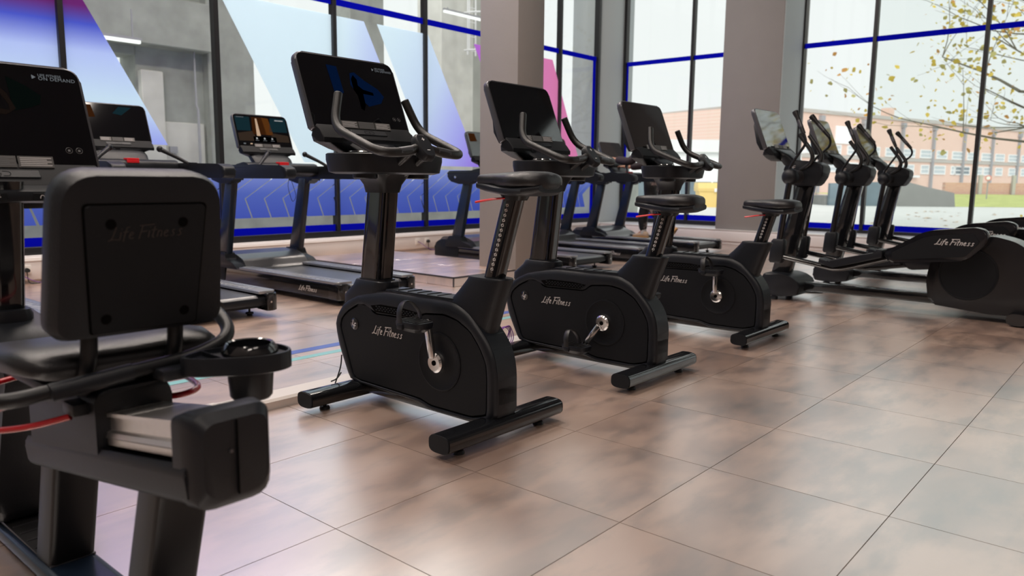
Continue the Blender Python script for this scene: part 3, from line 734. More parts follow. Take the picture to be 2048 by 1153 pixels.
# ------------------------------------------------------------------ shared console
TILT = math.radians(21.7)
def console(par, bx, by, bz, w=.555, h=.366, art=None, tilt=TILT, marks=True, glass='screen'):
    """screen with bottom centre at (bx,by,bz), facing -y and tilted back; returns the screen part"""
    mx = Matrix.Translation((bx, by, bz)) @ Matrix.Rotation(-tilt, 4, 'X')
    out = rounded([(-w/2, 0), (w/2, 0), (w/2, h), (-w/2, h)], [.012, .012, .045, .045], 6)
    b = BM(); prism(b, out, 0, .036, 'y', .007, 2, mx); sh = obj('console_housing', b, 'greyframe', par)
    inn = rounded([(-w/2+.008, .006), (w/2-.008, .006), (w/2-.008, h-.008), (-w/2+.008, h-.008)], [.006, .006, .038, .038], 6)
    b = BM(); prism(b, inn, -.003, .003, 'y', 0, 1, mx); sc = obj('screen', b, glass, par)
    def poly(name, pts, m, d=-.0036):
        b = BM(); vs = [b.verts.new(mx @ Vector((p[0]*w, d, p[1]*h))) for p in pts]; b.faces.new(vs); return obj(name, b, m, sc)
    def tx(body, u, v, size, m='sc_print', space=1.0):
        F = mx @ frame_mx((u*w, -.0038, v*h), (1, 0, 0), (0, 0, 1)); text('screen_text', body, size, m, sc, F, extrude=0.0, space=space)
    if art == 'cyclist':
        poly('screen_image', [(-.22, .86), (-.12, .85), (-.11, .50), (-.20, .42)], 'sc_blue')
        poly('screen_image', [(.0, .78), (.05, .80), (.14, .70), (.26, .60), (.31, .50), (.26, .40), (.12, .34), (.05, .44), (-.02, .62)], 'sc_blue')
        poly('screen_silhouette', [(.0, .70), (.03, .76), (.06, .70), (.055, .62), (.10, .57), (.20, .54), (.20, .50), (.09, .51), (.085, .36), (.06, .28), (.03, .30), (.03, .48), (.0, .56)], 'sc_dark', -.0040)
    if art == 'canyon':
        poly('screen_image', [(-.46, .5), (-.46, .92), (-.20, .92), (-.22, .5)], 'sc_sky'); poly('screen_image', [(.12, .5), (.18, .92), (.46, .92), (.46, .5)], 'sc_sky')
        poly('screen_image', [(-.20, .40), (-.16, .92), (.02, .92), (.06, .40)], 'sc_trunk2'); poly('screen_image', [(.04, .40), (.02, .92), (.14, .90), (.18, .40)], 'sc_trunk')
        poly('screen_image', [(-.13, .36), (-.10, .88), (-.07, .88), (-.06, .36)], 'sc_light', -.0040)
        poly('screen_image', [(-.46, .20), (-.46, .42), (-.20, .50), (-.12, .20)], 'sc_ground'); poly('screen_image', [(.10, .20), (.16, .46), (.46, .40), (.46, .20)], 'sc_ground')
        poly('screen_menu', [(-.20, .18), (-.20, .34), (.22, .34), (.22, .18)], 'sc_dark', -.0041)
        for u in (-.14, .0, .14): poly('screen_icon', [(u-.015, .26), (u+.015, .26), (u+.012, .31), (u-.012, .31)], 'sc_icon', -.0044); poly('screen_icon', [(u-.035, .215), (u+.035, .215), (u+.035, .228), (u-.035, .228)], 'sc_print', -.0044)
        poly('screen_icon', [(-.40, .10), (-.36, .10), (-.36, .135), (-.40, .135)], 'sc_print'); poly('screen_icon', [(-.28, .10), (-.24, .10), (-.24, .135), (-.28, .135)], 'sc_light')
        poly('screen_icon', [(.26, .84), (.42, .84), (.42, .87), (.26, .87)], 'sc_icon'); poly('screen_icon', [(-.43, .89), (-.30, .89), (-.30, .91), (-.43, .91)], 'sc_print')
    if art == 'dusk':
        poly('screen_image', [(-.44, .60), (-.44, .93), (-.25, .93), (-.22, .62)], 'sc_trunk2'); poly('screen_image', [(.02, .74), (.12, .92), (.30, .92), (.14, .70)], 'sc_sky')
    if art == 'arm':
        poly('screen_image', [(.13, .86), (.22, .78), (.28, .70), (.27, .62), (.22, .58), (.14, .54)], 'sc_green')
        poly('screen_image', [(.03, .76), (.08, .72), (.12, .60), (.12, .54), (.06, .56), (.02, .55), (.01, .52), (.10, .50), (.15, .56), (.12, .70), (.08, .78)], 'sc_skin', -.004)
    if art in ('cyclist', 'arm') or marks:
        poly('screen_icon', [(.255, .855), (.255, .895), (.275, .875)], 'sc_print')
        tx('LIFE FITNESS', .285, .885, .0115, 'sc_print'); tx('ON DEMAND', .285, .850, .0155, 'sc_print', 1.1)
        for u in (.36, .41):
            b = BM(); tube(b, [mx @ Vector((u*w+.009*math.cos(a), -.0035, .19*h+.009*math.sin(a))) for a in [PI*i/8 for i in range(16)]], .0006, 4, closed=True); obj('touch_ring', b, 'dimprint', sc)
            poly('screen_icon', [(u-.006, .18), (u+.006, .18), (u+.006, .20), (u-.006, .20)], 'dimprint')
    # reading rack with printed warnings and a ledge for a phone
    b = BM(); prism(b, [(.004, -.004), (-.002, .018), (-.030, -.006), (-.062, -.040), (-.062, -.062), (-.02, -.060), (.036, -.03)], bx-w/2+.012, bx+w/2-.012, 'x', .006)
    for v in b.verts: v.co.y += by; v.co.z += bz
    led = obj('ledge', b, 'panel', par)
    X, Y = Vector((1, 0, 0)), Vector((0, .35, .94)).normalized()
    for i in range(3):
        F = frame_mx((bx-.135+.095*i, by-.016, bz+.008), X, Y)
        b = BM(); box(b, 0, .09, 0, .034, -.002, .002, mx=F); lb = obj('warning_label', b, 'label', led)
        b = BM()
        for r in range(5): box(b, .005, .085-.012*(r % 2), .005+.0055*r, .0078+.0055*r, .002, .0024, mx=F)
        obj('label_print', b, 'dimprint' if i == 1 else 'silver', lb)
    F = frame_mx((bx-.10, by-.045, bz-.022), X, Vector((0, .7, .7)))
    b = BM(); box(b, 0, .20, 0, .03, 0, .004, .002, 1, mx=F); obj('phone_rest', b, 'plastic', led)
    b = BM(); strokes(b, [[(0, 0), (0, 1), (1.2, 1)], [(1.9, 1), (2.8, 1), (3.1, .5), (2.8, 0), (1.9, 0)], [(0, 0), (1.2, 0)], [(1.7, 1.2), (1.35, .45), (1.75, .55), (1.4, -.2)]], F @ Vector((.075, .006, .0045)), X, (0, .7, .7), .017, .017, .0009); obj('charging_mark', b, 'slot', led)
    for u in (-.09, -.02):
        b = BM(); box(b, bx+u-.018, bx+u+.018, by-.0665, by-.060, bz-.060, bz-.044, .001, 1); obj('port_cover', b, 'panel', led)
    # back of the housing, a tapering bowl that grows out of the neck
    tk = math.tan(tilt)
    def back(hw, hd, z): return [(bx+p[0], by+.045+hd+z*tk+p[1], bz+z) for p in selr(0, 0, hw, hd, 4)]
    b = BM(); loft(b, [back(w*.40, .03, -.01), back(w*.42, .035, .05), back(w*.36, .028, .20), back(w*.26, .012, .29)]); obj('console_back', b, 'plastic', par)
    b = BM(); loft(b, [[(bx+p[0], by+cy+p[1], bz+z) for p in selr(0, 0, hx, hy, 5, 28)] for (hx, hy, cy, z) in ((w*.20, .05, -.01, -.105), (w*.32, .062, -.004, -.085), (w*.455, .066, .002, -.055), (w*.478, .050, .006, -.030), (w*.478, .030, .010, -.010))]); obj('console_base', b, 'plastic', par)
    return sc

# ------------------------------------------------------------------ upright bikes
OUT = [(1.013, .352), (1.0, .395), (.945, .463), (.81, .526), (.63, .549), (.215, .549), (.133, .520), (.079, .470), (.02, .413), (-.017, .355), (-.034, .279), (-.036, .09), (.10, .058), (.343, .056), (.416, .078), (.836, .090), (.905, .094), (.99, .251)]
INN = [(.968, .352), (.952, .392), (.905, .430), (.818, .474), (.752, .474), (.722, .440), (.425, .446), (.388, .480), (.26, .492), (.18, .478), (.105, .440), (.053, .380), (.018, .320), (.012, .262), (.012, .100), (.10, .078), (.34, .078), (.41, .096), (.84, .105), (.872, .112)]
def star(poly, c=(.455, .285), n=96):
    """resample an outline by rays from a centre so two outlines can be lofted"""
    out = []
    for k in range(n):
        a = 2*PI*k/n; d = Vector((math.cos(a), math.sin(a))); best = None
        for i in range(len(poly)):
            p, q = Vector(poly[i-1]), Vector(poly[i]); e = q-p; den = d.x*e.y-d.y*e.x
            if abs(den) < 1e-9: continue
            w = p-Vector(c); t = (w.x*e.y-w.y*e.x)/den; u = (w.x*d.y-w.y*d.x)/den
            if t > 0 and -1e-6 <= u <= 1+1e-6 and (best is None or t > best): best = t
        out.append((c[0]+d.x*best, c[1]+d.y*best))
    return out
def upright_bike(xc, label, seat_off, crank_deg, art):
    t = thing('upright_exercise_bike', label, 'exercise bike', (xc, 2.0, 0), 0, 'upright bikes in the row')
    # stabilisers
    for (y, nm) in ((0.0, 'rear'), (.86, 'front')):
        b = BM(); ring = selr(y, .062, .055, .036, 3.2, 24)
        loft(b, [[(x, p[0], p[1]) for p in ring] for x in (-.345, .345)]); o = obj('stabiliser', b, 'gloss', t)
        for s in (-1, 1):
            b = BM(); ring2 = selr(y, .062, .053, .0345, 3.2, 24)
            loft(b, [[(s*.340, p[0], p[1]) for p in ring2], [(s*.352, p[0], p[1]) for p in ring2]]); obj('end_cap', b, 'panel', o)
            b = BM(); lathe(b, [(.008, .03), (.008, .014), (.020, .013), (.024, .006), (.024, 0)], (s*.245, y, 0), 16); obj('levelling_foot', b, 'plastic', o)
    b = BM(); box(b, -.045, .045, .0, .86, .045, .095, .01); obj('frame_spine', b, 'gloss', t)
    # body
    b = BM(); prism(b, rounded(OUT, .03, 3), -.058, .058, 'x', .010, 2); body = obj('shroud', b, 'plastic', t)
    for s in (-1, 1):
        lo, li = star(rounded(OUT, .03, 4)), star(rounded(INN, .02, 4))
        mixr = lambda f: [(a[0]+(c[0]-a[0])*f, a[1]+(c[1]-a[1])*f) for a, c in zip(lo, li)]
        b = BM(); loft(b, [[(s*x_, p[0], p[1]) for p in mixr(f)] for (f, x_) in ((.0, .0), (.0, .052), (.10, .064), (.28, .0715), (.55, .0735), (.85, .0730), (.97, .0715), (1.0, .066), (1.0, .056))], cap=False); obj('shroud_rim', b, 'plastic', body, angle=50)
        b = BM(); prism(b, [(.455+(p[0]-.455)*.985, .29+(p[1]-.29)*.965) for p in rounded(INN, .014, 3)], s*.050, s*.0690, 'x', .003, 1); sp = obj('side_panel', b, 'panel', body)
        b = BM(); prism(b, rounded(INN, .014, 3), s*.05, s*.0625, 'x'); obj('panel_groove', b, 'slot', body)
        b = BM(); prism(b, [(.732, .474), (.70, .447), (.45, .452), (.415, .478), (.50, .486), (.66, .486)], s*.050, s*.0742, 'x'); v = obj('vent', b, 'slot', body)
        b = BM()
        for i in range(13):
            for j in range(3):
                yy = .69-.0205*i-(.010 if j % 2 else 0); box(b, min(s*.0740, s*.0752), max(s*.0740, s*.0752), yy-.006, yy+.006, .4565+.008*j, .4605+.008*j)
        obj('vent_mesh', b, 'plastic2', body, kind='stuff')
        b = BM(); lathe(b, [(.127, 0), (.127, .003), (.120, .0045), (.118, .003), (.05, .003), (.045, .006), (.04, .012)] if s > 0 else [(.127, 0), (.127, -.003), (.120, -.0045), (.118, -.003), (.05, -.003), (.045, -.006), (.04, -.012)], (s*.069, .288, .283), 32, 'x'); obj('crank_disc', b, 'panel', body)
    # writing on the near side
    b = BM(); strokes(b, SCRIPT, (-.0705, .728, .345), (0, -1, 0), (0, -.20, 1), .0365, .040, .0026); obj('lettering', b, 'silver', body)
    b = BM(); lathe(b, [(.028, 0), (.028, -.0025), (.026, -.0035)], (-.069, .855, .372), 24, 'x'); em = obj('emblem', b, 'gloss', body)
    b = BM(); strokes(b, EMBLEM, (-.0735, .855, .370), (0, -1, 0), (0, 0, 1), .024, .026, .0030); obj('emblem_letters', b, 'chrome', em)
    b = BM(); strokes(b, SCRIPT, (.0705, .53, .345), (0, 1, 0), (0, .20, 1), .0365, .040, .0026); obj('lettering', b, 'silver', body)
    # top cover with finger grooves
    b = BM(); prism(b, rounded([(.66, .545), (.65, .556), (.215, .558), (.20, .545)], .005, 2), -.050, .050, 'x', .006, 2); tc_ = obj('top_cover', b, 'plastic2', t)
    for i in range(5):
        y = .575-.062*i; b = BM(); box(b, -.042, .042, y-.004, y+.004, .5565, .5592, .001, 1); obj('groove', b, 'slot', tc_)
    # mast and its collar
    b = BM(); loft(b, [[(p[0], p[1], z) for p in selr(0, cy, hx, hy, 3.4, 28)] for (cy, hx, hy, z) in ((.825, .064, .150, .46), (.825, .064, .148, .50), (.78, .064, .125, .553), (.772, .060, .115, .580), (.772, .056, .108, .584))]); obj('mast_collar', b, 'plastic2', t)
    def rib(cy, hx, hy, z, n=56):
        o = []
        for k, p in enumerate(selr(0, cy, hx, hy, 4.5, n)):
            f = 1.0-(.07 if k % 4 == 0 else 0); o.append((p[0]*f, cy+(p[1]-cy)*f, z))
        return o
    b = BM(); loft(b, [rib(.778, .046, .078, .575), rib(.722, .046, .070, 1.02)]); obj('mast', b, 'gloss', t, angle=25)
    b = BM(); loft(b, [[(p[0], p[1], z) for p in selr(0, .772, .054, .090, 3.5, 24)] for z in (.578, .590)]); obj('mast_ring', b, 'satin', t)
    b = BM(); loft(b, [[(p[0], p[1], z) for p in selr(0, cy, hx, hy, 4, 28)] for (cy, hx, hy, z) in ((.726, .058, .072, .985), (.724, .066, .080, 1.02), (.722, .10, .10, 1.065), (.715, .13, .11, 1.075))]); obj('neck', b, 'plastic', t)
    # accessory tray
    def tr_(hx, hy, z, cy=.70): return [(p[0], p[1], z) for p in selr(0, cy, hx, hy, 3.2, 40)]
    b = BM(); loft(b, [tr_(.235, .125, 1.066), tr_(.262, .150, 1.074), tr_(.272, .160, 1.125), tr_(.272, .160, 1.150), tr_(.266, .154, 1.154), tr_(.255, .143, 1.152), tr_(.245, .135, 1.128)]); tray = obj('accessory_tray', b, 'plastic2', t)
    for s in (-1, 1):
        b = BM(); lathe(b, [(.046, 1.118), (.050, 1.150), (.053, 1.159), (.050, 1.163), (.044, 1.158), (.040, 1.090)], (s*.175, .66, 0), 24); obj('cup_rim', b, 'chrome', tray)
        b = BM(); lathe(b, [(.054, 1.070), (.053, 1.050), (.047, 1.046), (.001, 1.046)], (s*.150, .66, 0), 24); obj('cup_base', b, 'plastic', tray)
    # console
    console(t, 0, .850, 1.262, art=art, marks=(art is not None))
    b = BM(); loft(b, [[(p[0], p[1], z) for p in selr(0, cy, hx, hy, 4, 24)] for (cy, hx, hy, z) in ((.77, .10, .07, 1.10), (.80, .115, .06, 1.17), (.86, .17, .055, 1.22))]); obj('console_neck', b, 'plastic', t)
    # handlebars
    for s in (-1, 1):
        P_ = path([(s*.03, .462, 1.178), (s*.10, .445, 1.158), (s*.245, .450, 1.152), (s*.246, .745, 1.262), (s*.190, .785, 1.408)], .075, 7)
        b = BM(); tube(b, P_, .0195, 14); hb = obj('handlebar', b, 'rubber', t)
        b = BM(); lathe(b, [(.0195, 0), (.0175, .004), (.001, .006)], (0, 0, 0), 14)
        e = P_[-1]; d = (P_[-1]-P_[-2]).normalized(); q = Vector((0, 0, 1)).rotation_difference(d).to_matrix().to_4x4()
        for v in b.verts: v.co = Matrix.Translation(e) @ q @ v.co
        obj('grip_end', b, 'plastic', hb)
        b = BM(); tube(b, [(s*.075, .4495, 1.168), (s*.145, .445, 1.1585)], .0185, 10); obj('pulse_sensor', b, 'greyframe', hb)
        b = BM(); tube(b, path([(s*.05, .48, 1.165), (s*.05, .60, 1.09), (s*.05, .70, 1.05)], .05, 4), .02, 10); obj('handlebar_stem', b, 'satin', hb)
    F = frame_mx((0, .455, 1.178), (1, 0, 0), (0, .62, .78))
    b = BM(); loft(b, [[F @ Vector((p[0], p[1], z)) for p in selr(0, 0, hx, hy, 3, 20)] for (hx, hy, z) in ((.030, .05, -.028), (.042, .066, -.010), (.040, .066, .012), (.034, .058, .022))]); pod = obj('control_pod', b, 'plastic2', t)
    b = BM(); strokes(b, [[(-.5, 0), (.5, 0)], [(0, -.5), (0, .5)]], F @ Vector((0, .030, .023)), (1, 0, 0), (0, .62, .78), .016, .016, .0016); strokes(b, [[(-.5, 0), (.5, 0)]], F @ Vector((0, -.028, .023)), (1, 0, 0), (0, .62, .78), .016, .016, .0016); obj('plus_minus_mark', b, 'white', pod)
    b = BM(); box(b, -.018, .018, .048, .058, .020, .0235, .001, 1, mx=F); obj('pod_button', b, 'greyframe', pod)
    # seat post sleeve, post and seat
    A0, A1 = Vector((0, .041, .650)), Vector((0, -.067, 1.005)); ax = (A1-A0).normalized()
    b = BM(); loft(b, [[(p[0], p[1], z+(p[1]-cy)*sl) for p in selr(0, cy, hx, hy, 3.2, 28)] for (cy, hx, hy, z, sl) in ((.162, .060, .118, .474, .51), (.108, .060, .106, .57, .22), (.064, .058, .100, .645, 0), (.060, .057, .099, .655, 0), (.060, .054, .095, .660, 0))]); obj('seat_sleeve', b, 'plastic', t)
    off = ax*seat_off
    b = BM(); q = Vector((0, 0, 1)).rotation_difference(ax).to_matrix()
    loft(b, [[(q @ Vector((p[0], p[1], 0)))+A0+ax*h for p in selr(0, 0, .030, .040, 4, 20)] for h in (-.05, .374+seat_off)]); post = obj('seat_post', b, 'gloss', t)
    b = BM()
    nmk = int((.30+seat_off)/.0205)
    for i in range(nmk):
        c = A1+off-ax*(.06+.0205*i)
        for (du, dv, w_, h_) in ((-.005, .004, .0022, .009), (.005, .004, .0022, .009), (0, .0075, .010, .0022), (0, -.0005, .010, .002), (0, -.008, .0025, .002)):
            o_ = c+Vector((-.0305, du, 0))+ax*dv
            box(b, o_.x-.0008, o_.x+.0006, o_.y-w_/2, o_.y+w_/2, o_.z-h_/2, o_.z+h_/2)
    obj('height_scale', b, 'white', post, kind='stuff')
    so = Vector((0, -.060, 1.0))+off
    secs = [(.178, .022, .044, .020), (.170, .030, .046, .022), (.12, .040, .046, .026), (.07, .052, .046, .028), (.02, .080, .044, .033), (-.03, .110, .044, .036), (-.08, .124, .044, .038), (-.13, .118, .044, .037), (-.165, .088, .043, .032), (-.181, .056, .040, .026)]
    b = BM(); loft(b, [[(so.x+p[0], so.y+y, so.z+p[1]) for p in selr(0, cz, hw, hz, 2.6, 24)] for (y, hw, cz, hz) in secs]); seat = obj('seat', b, 'vinyl', t, angle=60)
    b = BM(); loft(b, [[(so.x+p[0], so.y+y, so.z+p[1]) for p in selr(0, cz, hw, hz, 3, 20)] for (y, hw, cz, hz) in ((.182, .024, .026, .014), (.12, .046, .018, .018), (.04, .078, .010, .018), (-.05, .121, .006, .020), (-.13, .121, .008, .020), (-.180, .074, .018, .016))]); obj('seat_base', b, 'plastic', seat)
    b = BM(); loft(b, [[(so.x+p[0], so.y+p[1], so.z+z) for p in selr(0, -.005, hx, hy, 4, 16)] for (hx, hy, z) in ((.034, .044, -.03), (.045, .07, .012))]); obj('seat_clamp', b, 'satin', seat)
    b = BM(); tube(b, [so+Vector((-.03, .02, -.022)), so+Vector((-.055, .06, -.026)), so+Vector((-.062, .145, -.040))], [.006, .008, .0085], 8, flat=.6); obj('lever', b, 'red', t, 'red seat height lever')
    # cranks and pedals
    a = math.radians(crank_deg)
    for s in (-1, 1):
        ang = a if s < 0 else a+PI
        c = Vector((s*.100, .288, .283)); e = c+Vector((0, math.cos(ang), math.sin(ang)))*.175
        F = frame_mx(c, (0, math.cos(ang), math.sin(ang)), (0, -math.sin(ang), math.cos(ang)))
        b = BM(); lathe(b, [(.010, s*.001), (.034, s*.003), (.043, s*-.004), (.043, s*-.022), (.036, s*-.028)], c, 24, 'x'); box(b, .02, .188, -.0165, .0165, -.011, .011, .007, 2, mx=Matrix.Translation((s*.004, 0, 0)) @ F); ca = obj('crank_arm', b, 'chrome', t)
        b = BM(); lathe(b, [(.011, s*.001), (.011, s*.004), (.002, s*.004)], c, 14, 'x'); obj('crank_bolt', b, 'slot', ca)
        pc = e+Vector((s*.075, 0, 0))
        b = BM(); cyl(b, e-Vector((s*.01, 0, 0)), pc, .010, n=10); obj('pedal_axle', b, 'chrome', ca)
        b = BM(); loft(b, [[(pc.x+p[0], pc.y+p[1], pc.z+z) for p in selr(0, 0, hx, hy, 3.4, 24)] for (hx, hy, z) in ((.026, .050, -.030), (.050, .078, -.010), (.053, .082, .008), (.051, .080, .014))]); pd = obj('pedal', b, 'plastic', ca if False else t)
        b = BM()
        for i in range(6): box(b, pc.x-.04, pc.x+.04, pc.y-.06+.022*i, pc.y-.05+.022*i, pc.z+.013, pc.z+.017)
        obj('pedal_tread', b, 'rubber', pd)
        b = BM(); P_ = path([(pc.x-.052, pc.y+.030, pc.z-.004), (pc.x-.054, pc.y+.036, pc.z+.055), (pc.x-.018, pc.y+.050, pc.z+.098), (pc.x+.026, pc.y+.042, pc.z+.086), (pc.x+.052, pc.y+.022, pc.z+.040), (pc.x+.050, pc.y+.016, pc.z)], .03, 4)
        tube(b, P_, .016, 8, flat=.12, up=(-1, 0, .2)); obj('toe_strap', b, 'rubber', pd)
        b = BM(); box(b, pc.x+s*.052-.006, pc.x+s*.052+.006, pc.y+.012, pc.y+.046, pc.z-.018, pc.z+.006, .004); obj('strap_buckle', b, 'plastic2', pd)
    return t
upright_bike(2.270, 'nearest upright exercise bike with a blue-lit screen and the highest seat', 0.0, 78, 'cyclist')
upright_bike(3.515, 'middle upright exercise bike of the row, in front of the grey column', -.100, -52, None)
upright_bike(4.880, 'farthest upright exercise bike, its screen against the bright corner window', -.145, 88, None)
# cable loops by the bikes' front feet
b = BM()
for k in range(4):
    rr = .056-.004*k; tube(b, [(3.378+rr*math.cos(a), 2.932+.009*k+.006*math.sin(3*a+k), .128+rr*1.08*math.sin(a)) for a in [2*PI*i/24 for i in range(24)]], .0028, 6, closed=True)
tube(b, path([(3.378, 2.93, .068), (3.40, 2.95, .02), (3.30, 3.0, .004), (3.22, 2.99, .004)], .03, 4), .003, 6)
tag(obj('coiled_cable', b, 'purple'), 'purple cable coiled up on the front foot of the middle bike', 'cable')
b = BM(); tube(b, path([(2.11, 2.96, .0035), (2.12, 2.93, .05), (2.15, 2.93, .110), (2.172, 2.93, .16), (2.178, 2.93, .215)], .04, 5), .0035, 6); tube(b, path([(2.10, 2.91, .104), (2.14, 2.92, .106), (2.172, 2.93, .13)], .03, 4), .0035, 6)
tag(obj('short_cable', b, 'cable'), 'short dark cable plugged in at the front foot of the nearest bike', 'cable')
# ------------------------------------------------------------------ treadmills (rear edge at y=5.1, user faces the left windows)
def treadmill(xc, label, art=None):
    t = thing('treadmill', label, 'treadmill', (xc, 5.1, 0), 0, 'treadmills along the left windows')
    for s in (-1, 1):
        b = BM(); prism(b, rounded([(.06, .05), (.10, .178), (1.86, .178), (1.86, .045)], .012, 2), min(s*.335, s*.418), max(s*.335, s*.418), 'x', .006); sf = obj('side_frame', b, 'gloss', t)
        b = BM(); strokes(b, SCRIPT if s < 0 else SCRIPT, (s*.4195, .58, .085) if s < 0 else (s*.4195, .32, .085), (0, s, 0), (0, s*.2, 1), .047, .044, .0034); obj('lettering', b, 'silver', sf)
        b = BM(); prism(b, rounded([(min(s*.275, s*.425), .02), (max(s*.275, s*.425), .02), (max(s*.275, s*.425), 1.80), (min(s*.275, s*.425), 1.80)], [.004, .05, 0, 0] if s > 0 else [.05, .004, 0, 0], 4), .178, .198, 'z', .005); fr = obj('foot_rail', b, 'rail', t)
        b = BM()
        for i in range(22): box(b, min(s*.305, s*.385), max(s*.305, s*.385), .22+.068*i, .255+.068*i, .1975, .2005, .0012, 1)
        obj('grip_ridges', b, 'rail', fr)
        b = BM(); prism(b, rounded([(min(s*.33, s*.425), -.005), (max(s*.33, s*.425), -.005), (max(s*.33, s*.425), .14), (min(s*.33, s*.425), .14)], [.01, .045, 0, 0] if s > 0 else [.045, .01, 0, 0], 4), .048, .180, 'z', .006); ec = obj('end_cap', b, 'gloss', t)
        b = BM(); cyl(b, (s*.36, -.010, .115), (s*.36, -.004, .115), .008, n=10); obj('adjuster_bolt', b, 'chrome', ec)
        b = BM(); lathe(b, [(.008, .06), (.008, .026), (.030, .024), (.030, .012), (.010, .011), (.022, .004), (.022, 0)], (s*.28, .17, 0), 14); obj('levelling_foot', b, 'plastic', t)
        b = BM(); lathe(b, [(.008, .06), (.008, .026), (.030, .024), (.030, .012), (.010, .011), (.022, .004), (.022, 0)], (s*.30, 1.95, 0), 12); obj('levelling_foot', b, 'plastic', t)
        # uprights
        mx = Matrix.Identity(4)
        b = BM(); prism(b, [(1.755, .25), (1.925, .25), (1.700, 1.04), (1.585, 1.04)], min(s*.365, s*.435), max(s*.365, s*.435), 'x', .010, 2); obj('upright', b, 'bluesteel', t)
        b = BM(); prism(b, rounded([(1.52, .185), (1.60, .235), (1.72, .262), (1.745, .325), (1.935, .325), (1.98, .26), (2.02, .185)], .02, 3), min(s*.345, s*.452), max(s*.345, s*.452), 'x', .012, 2); obj('upright_boot', b, 'plastic', t)
        b = BM(); prism(b, rounded([(.62, 1.055), (.66, 1.035), (1.50, 1.032), (1.56, .985), (1.74, .985), (1.90, 1.02), (1.955, 1.10), (1.93, 1.15), (1.30, 1.158), (.72, 1.150), (.63, 1.12)], .02, 3), min(s*.372, s*.475), max(s*.372, s*.475), 'x', .014, 2); arm = obj('handrail', b, 'plastic2', t)
        b = BM(); lathe(b, [(.016, 0), (.016, s*.006), (.012, s*.007)], (s*.474, 1.80, 1.07), 14, 'x'); obj('rail_bolt', b, 'chrome', arm)
        b = BM(); tube(b, [(s*.385, 1.20, 1.145), (s*.30, 1.26, 1.205), (s*.21, 1.33, 1.262)], [.014, .015, .019], 10); lv = obj('control_stick', b, 'plastic2', t)
        b = BM(); ball(b, (s*.20, 1.337, 1.268), .026, 12, 8); obj('stick_knob', b, 'plastic2', lv)
        b = BM(); box(b, s*.40-.03, s*.40+.03, 1.16, 1.28, 1.148, 1.162, .004); obj('stick_base', b, 'plastic', lv)
    b = BM(); prism(b, rounded([(.055, .13), (.03, .145), (.055, .166), (1.75, .166), (1.75, .14)], .004, 2), -.275, .275, 'x'); obj('belt', b, 'belt', t)
    b = BM(); cyl(b, (-.335, .070, .122), (.335, .070, .122), .043, n=20); obj('rear_roller', b, 'plastic2', t)
    b = BM(); box(b, -.33, .33, .10, 1.80, .062, .10, .006); obj('deck', b, 'satin', t)
    # motor hood
    b = BM(); prism(b, rounded([(1.50, .165), (1.535, .185), (1.60, .262), (1.72, .305), (1.95, .318), (2.16, .298), (2.25, .22), (2.26, .04), (1.70, .04), (1.60, .10)], .03, 4), -.345, .345, 'x', .02, 2); hd = obj('motor_hood', b, 'hood', t)
    for s in (-1, 1):
        b = BM(); prism(b, rounded([(1.80, .045), (1.80, .21), (1.94, .265), (2.13, .270), (2.235, .20), (2.245, .045)], .03, 3), min(s*.33, s*.425), max(s*.33, s*.425), 'x', .016, 2); obj('hood_side', b, 'plastic2', t)
    # crossbar with stop button and pulse bar
    b = BM(); prism(b, rounded([(1.36, 1.085), (1.38, 1.165), (1.46, 1.185), (1.62, 1.16), (1.66, 1.08), (1.50, 1.05)], .025, 3), -.380, .380, 'x', .01, 2); cb_ = obj('crossbar', b, 'plastic2', t)
    b = BM(); box(b, -.052, .045, 1.372, 1.392, 1.150, 1.178, .004); box(b, -.052, .045, 1.372, 1.45, 1.172, 1.190, .004); obj('stop_button', b, 'red', cb_)
    b = BM(); loft(b, [[(p[0], cy+p[1], z) for p in selr(0, 0, hx, hy, 4, 24)] for (cy, hx, hy, z) in ((1.56, .20, .07, 1.15), (1.62, .21, .065, 1.22), (1.70, .20, .05, 1.28))]); obj('console_neck', b, 'plastic', t)
    sc = console(t, 0, 1.68, 1.325, w=.595, h=.345, art=art, tilt=math.radians(20), marks=False)
    return t
tm = {}
TMS = [(1.37, 'treadmill at far left, mostly hidden behind the recumbent bike', 'dusk'), (2.79, 'treadmill with a dark screen just behind the recumbent backrest', 'dusk'), (4.20, 'treadmill whose lit screen shows a rusty red canyon', 'canyon'),
       (7.40, 'treadmill half hidden behind the grey column beside the platform', 'dusk'), (8.89, 'treadmill between the grey column and the one being used', None), (10.38, 'treadmill being used by the person in patterned leggings', None)]
for x, lab, art in TMS: tm[x] = treadmill(x, lab, art)
b = BM(); tube(b, path([(.03, 1.37, 1.155), (.04, 1.345, 1.09), (.00, 1.345, .97), (.05, 1.345, .80), (.10, 1.345, .86), (.06, 1.345, .98), (.015, 1.345, 1.09), (.02, 1.37, 1.15)], .05, 4), .0028, 6); obj('safety_cord', b, 'cable', tm[4.20])

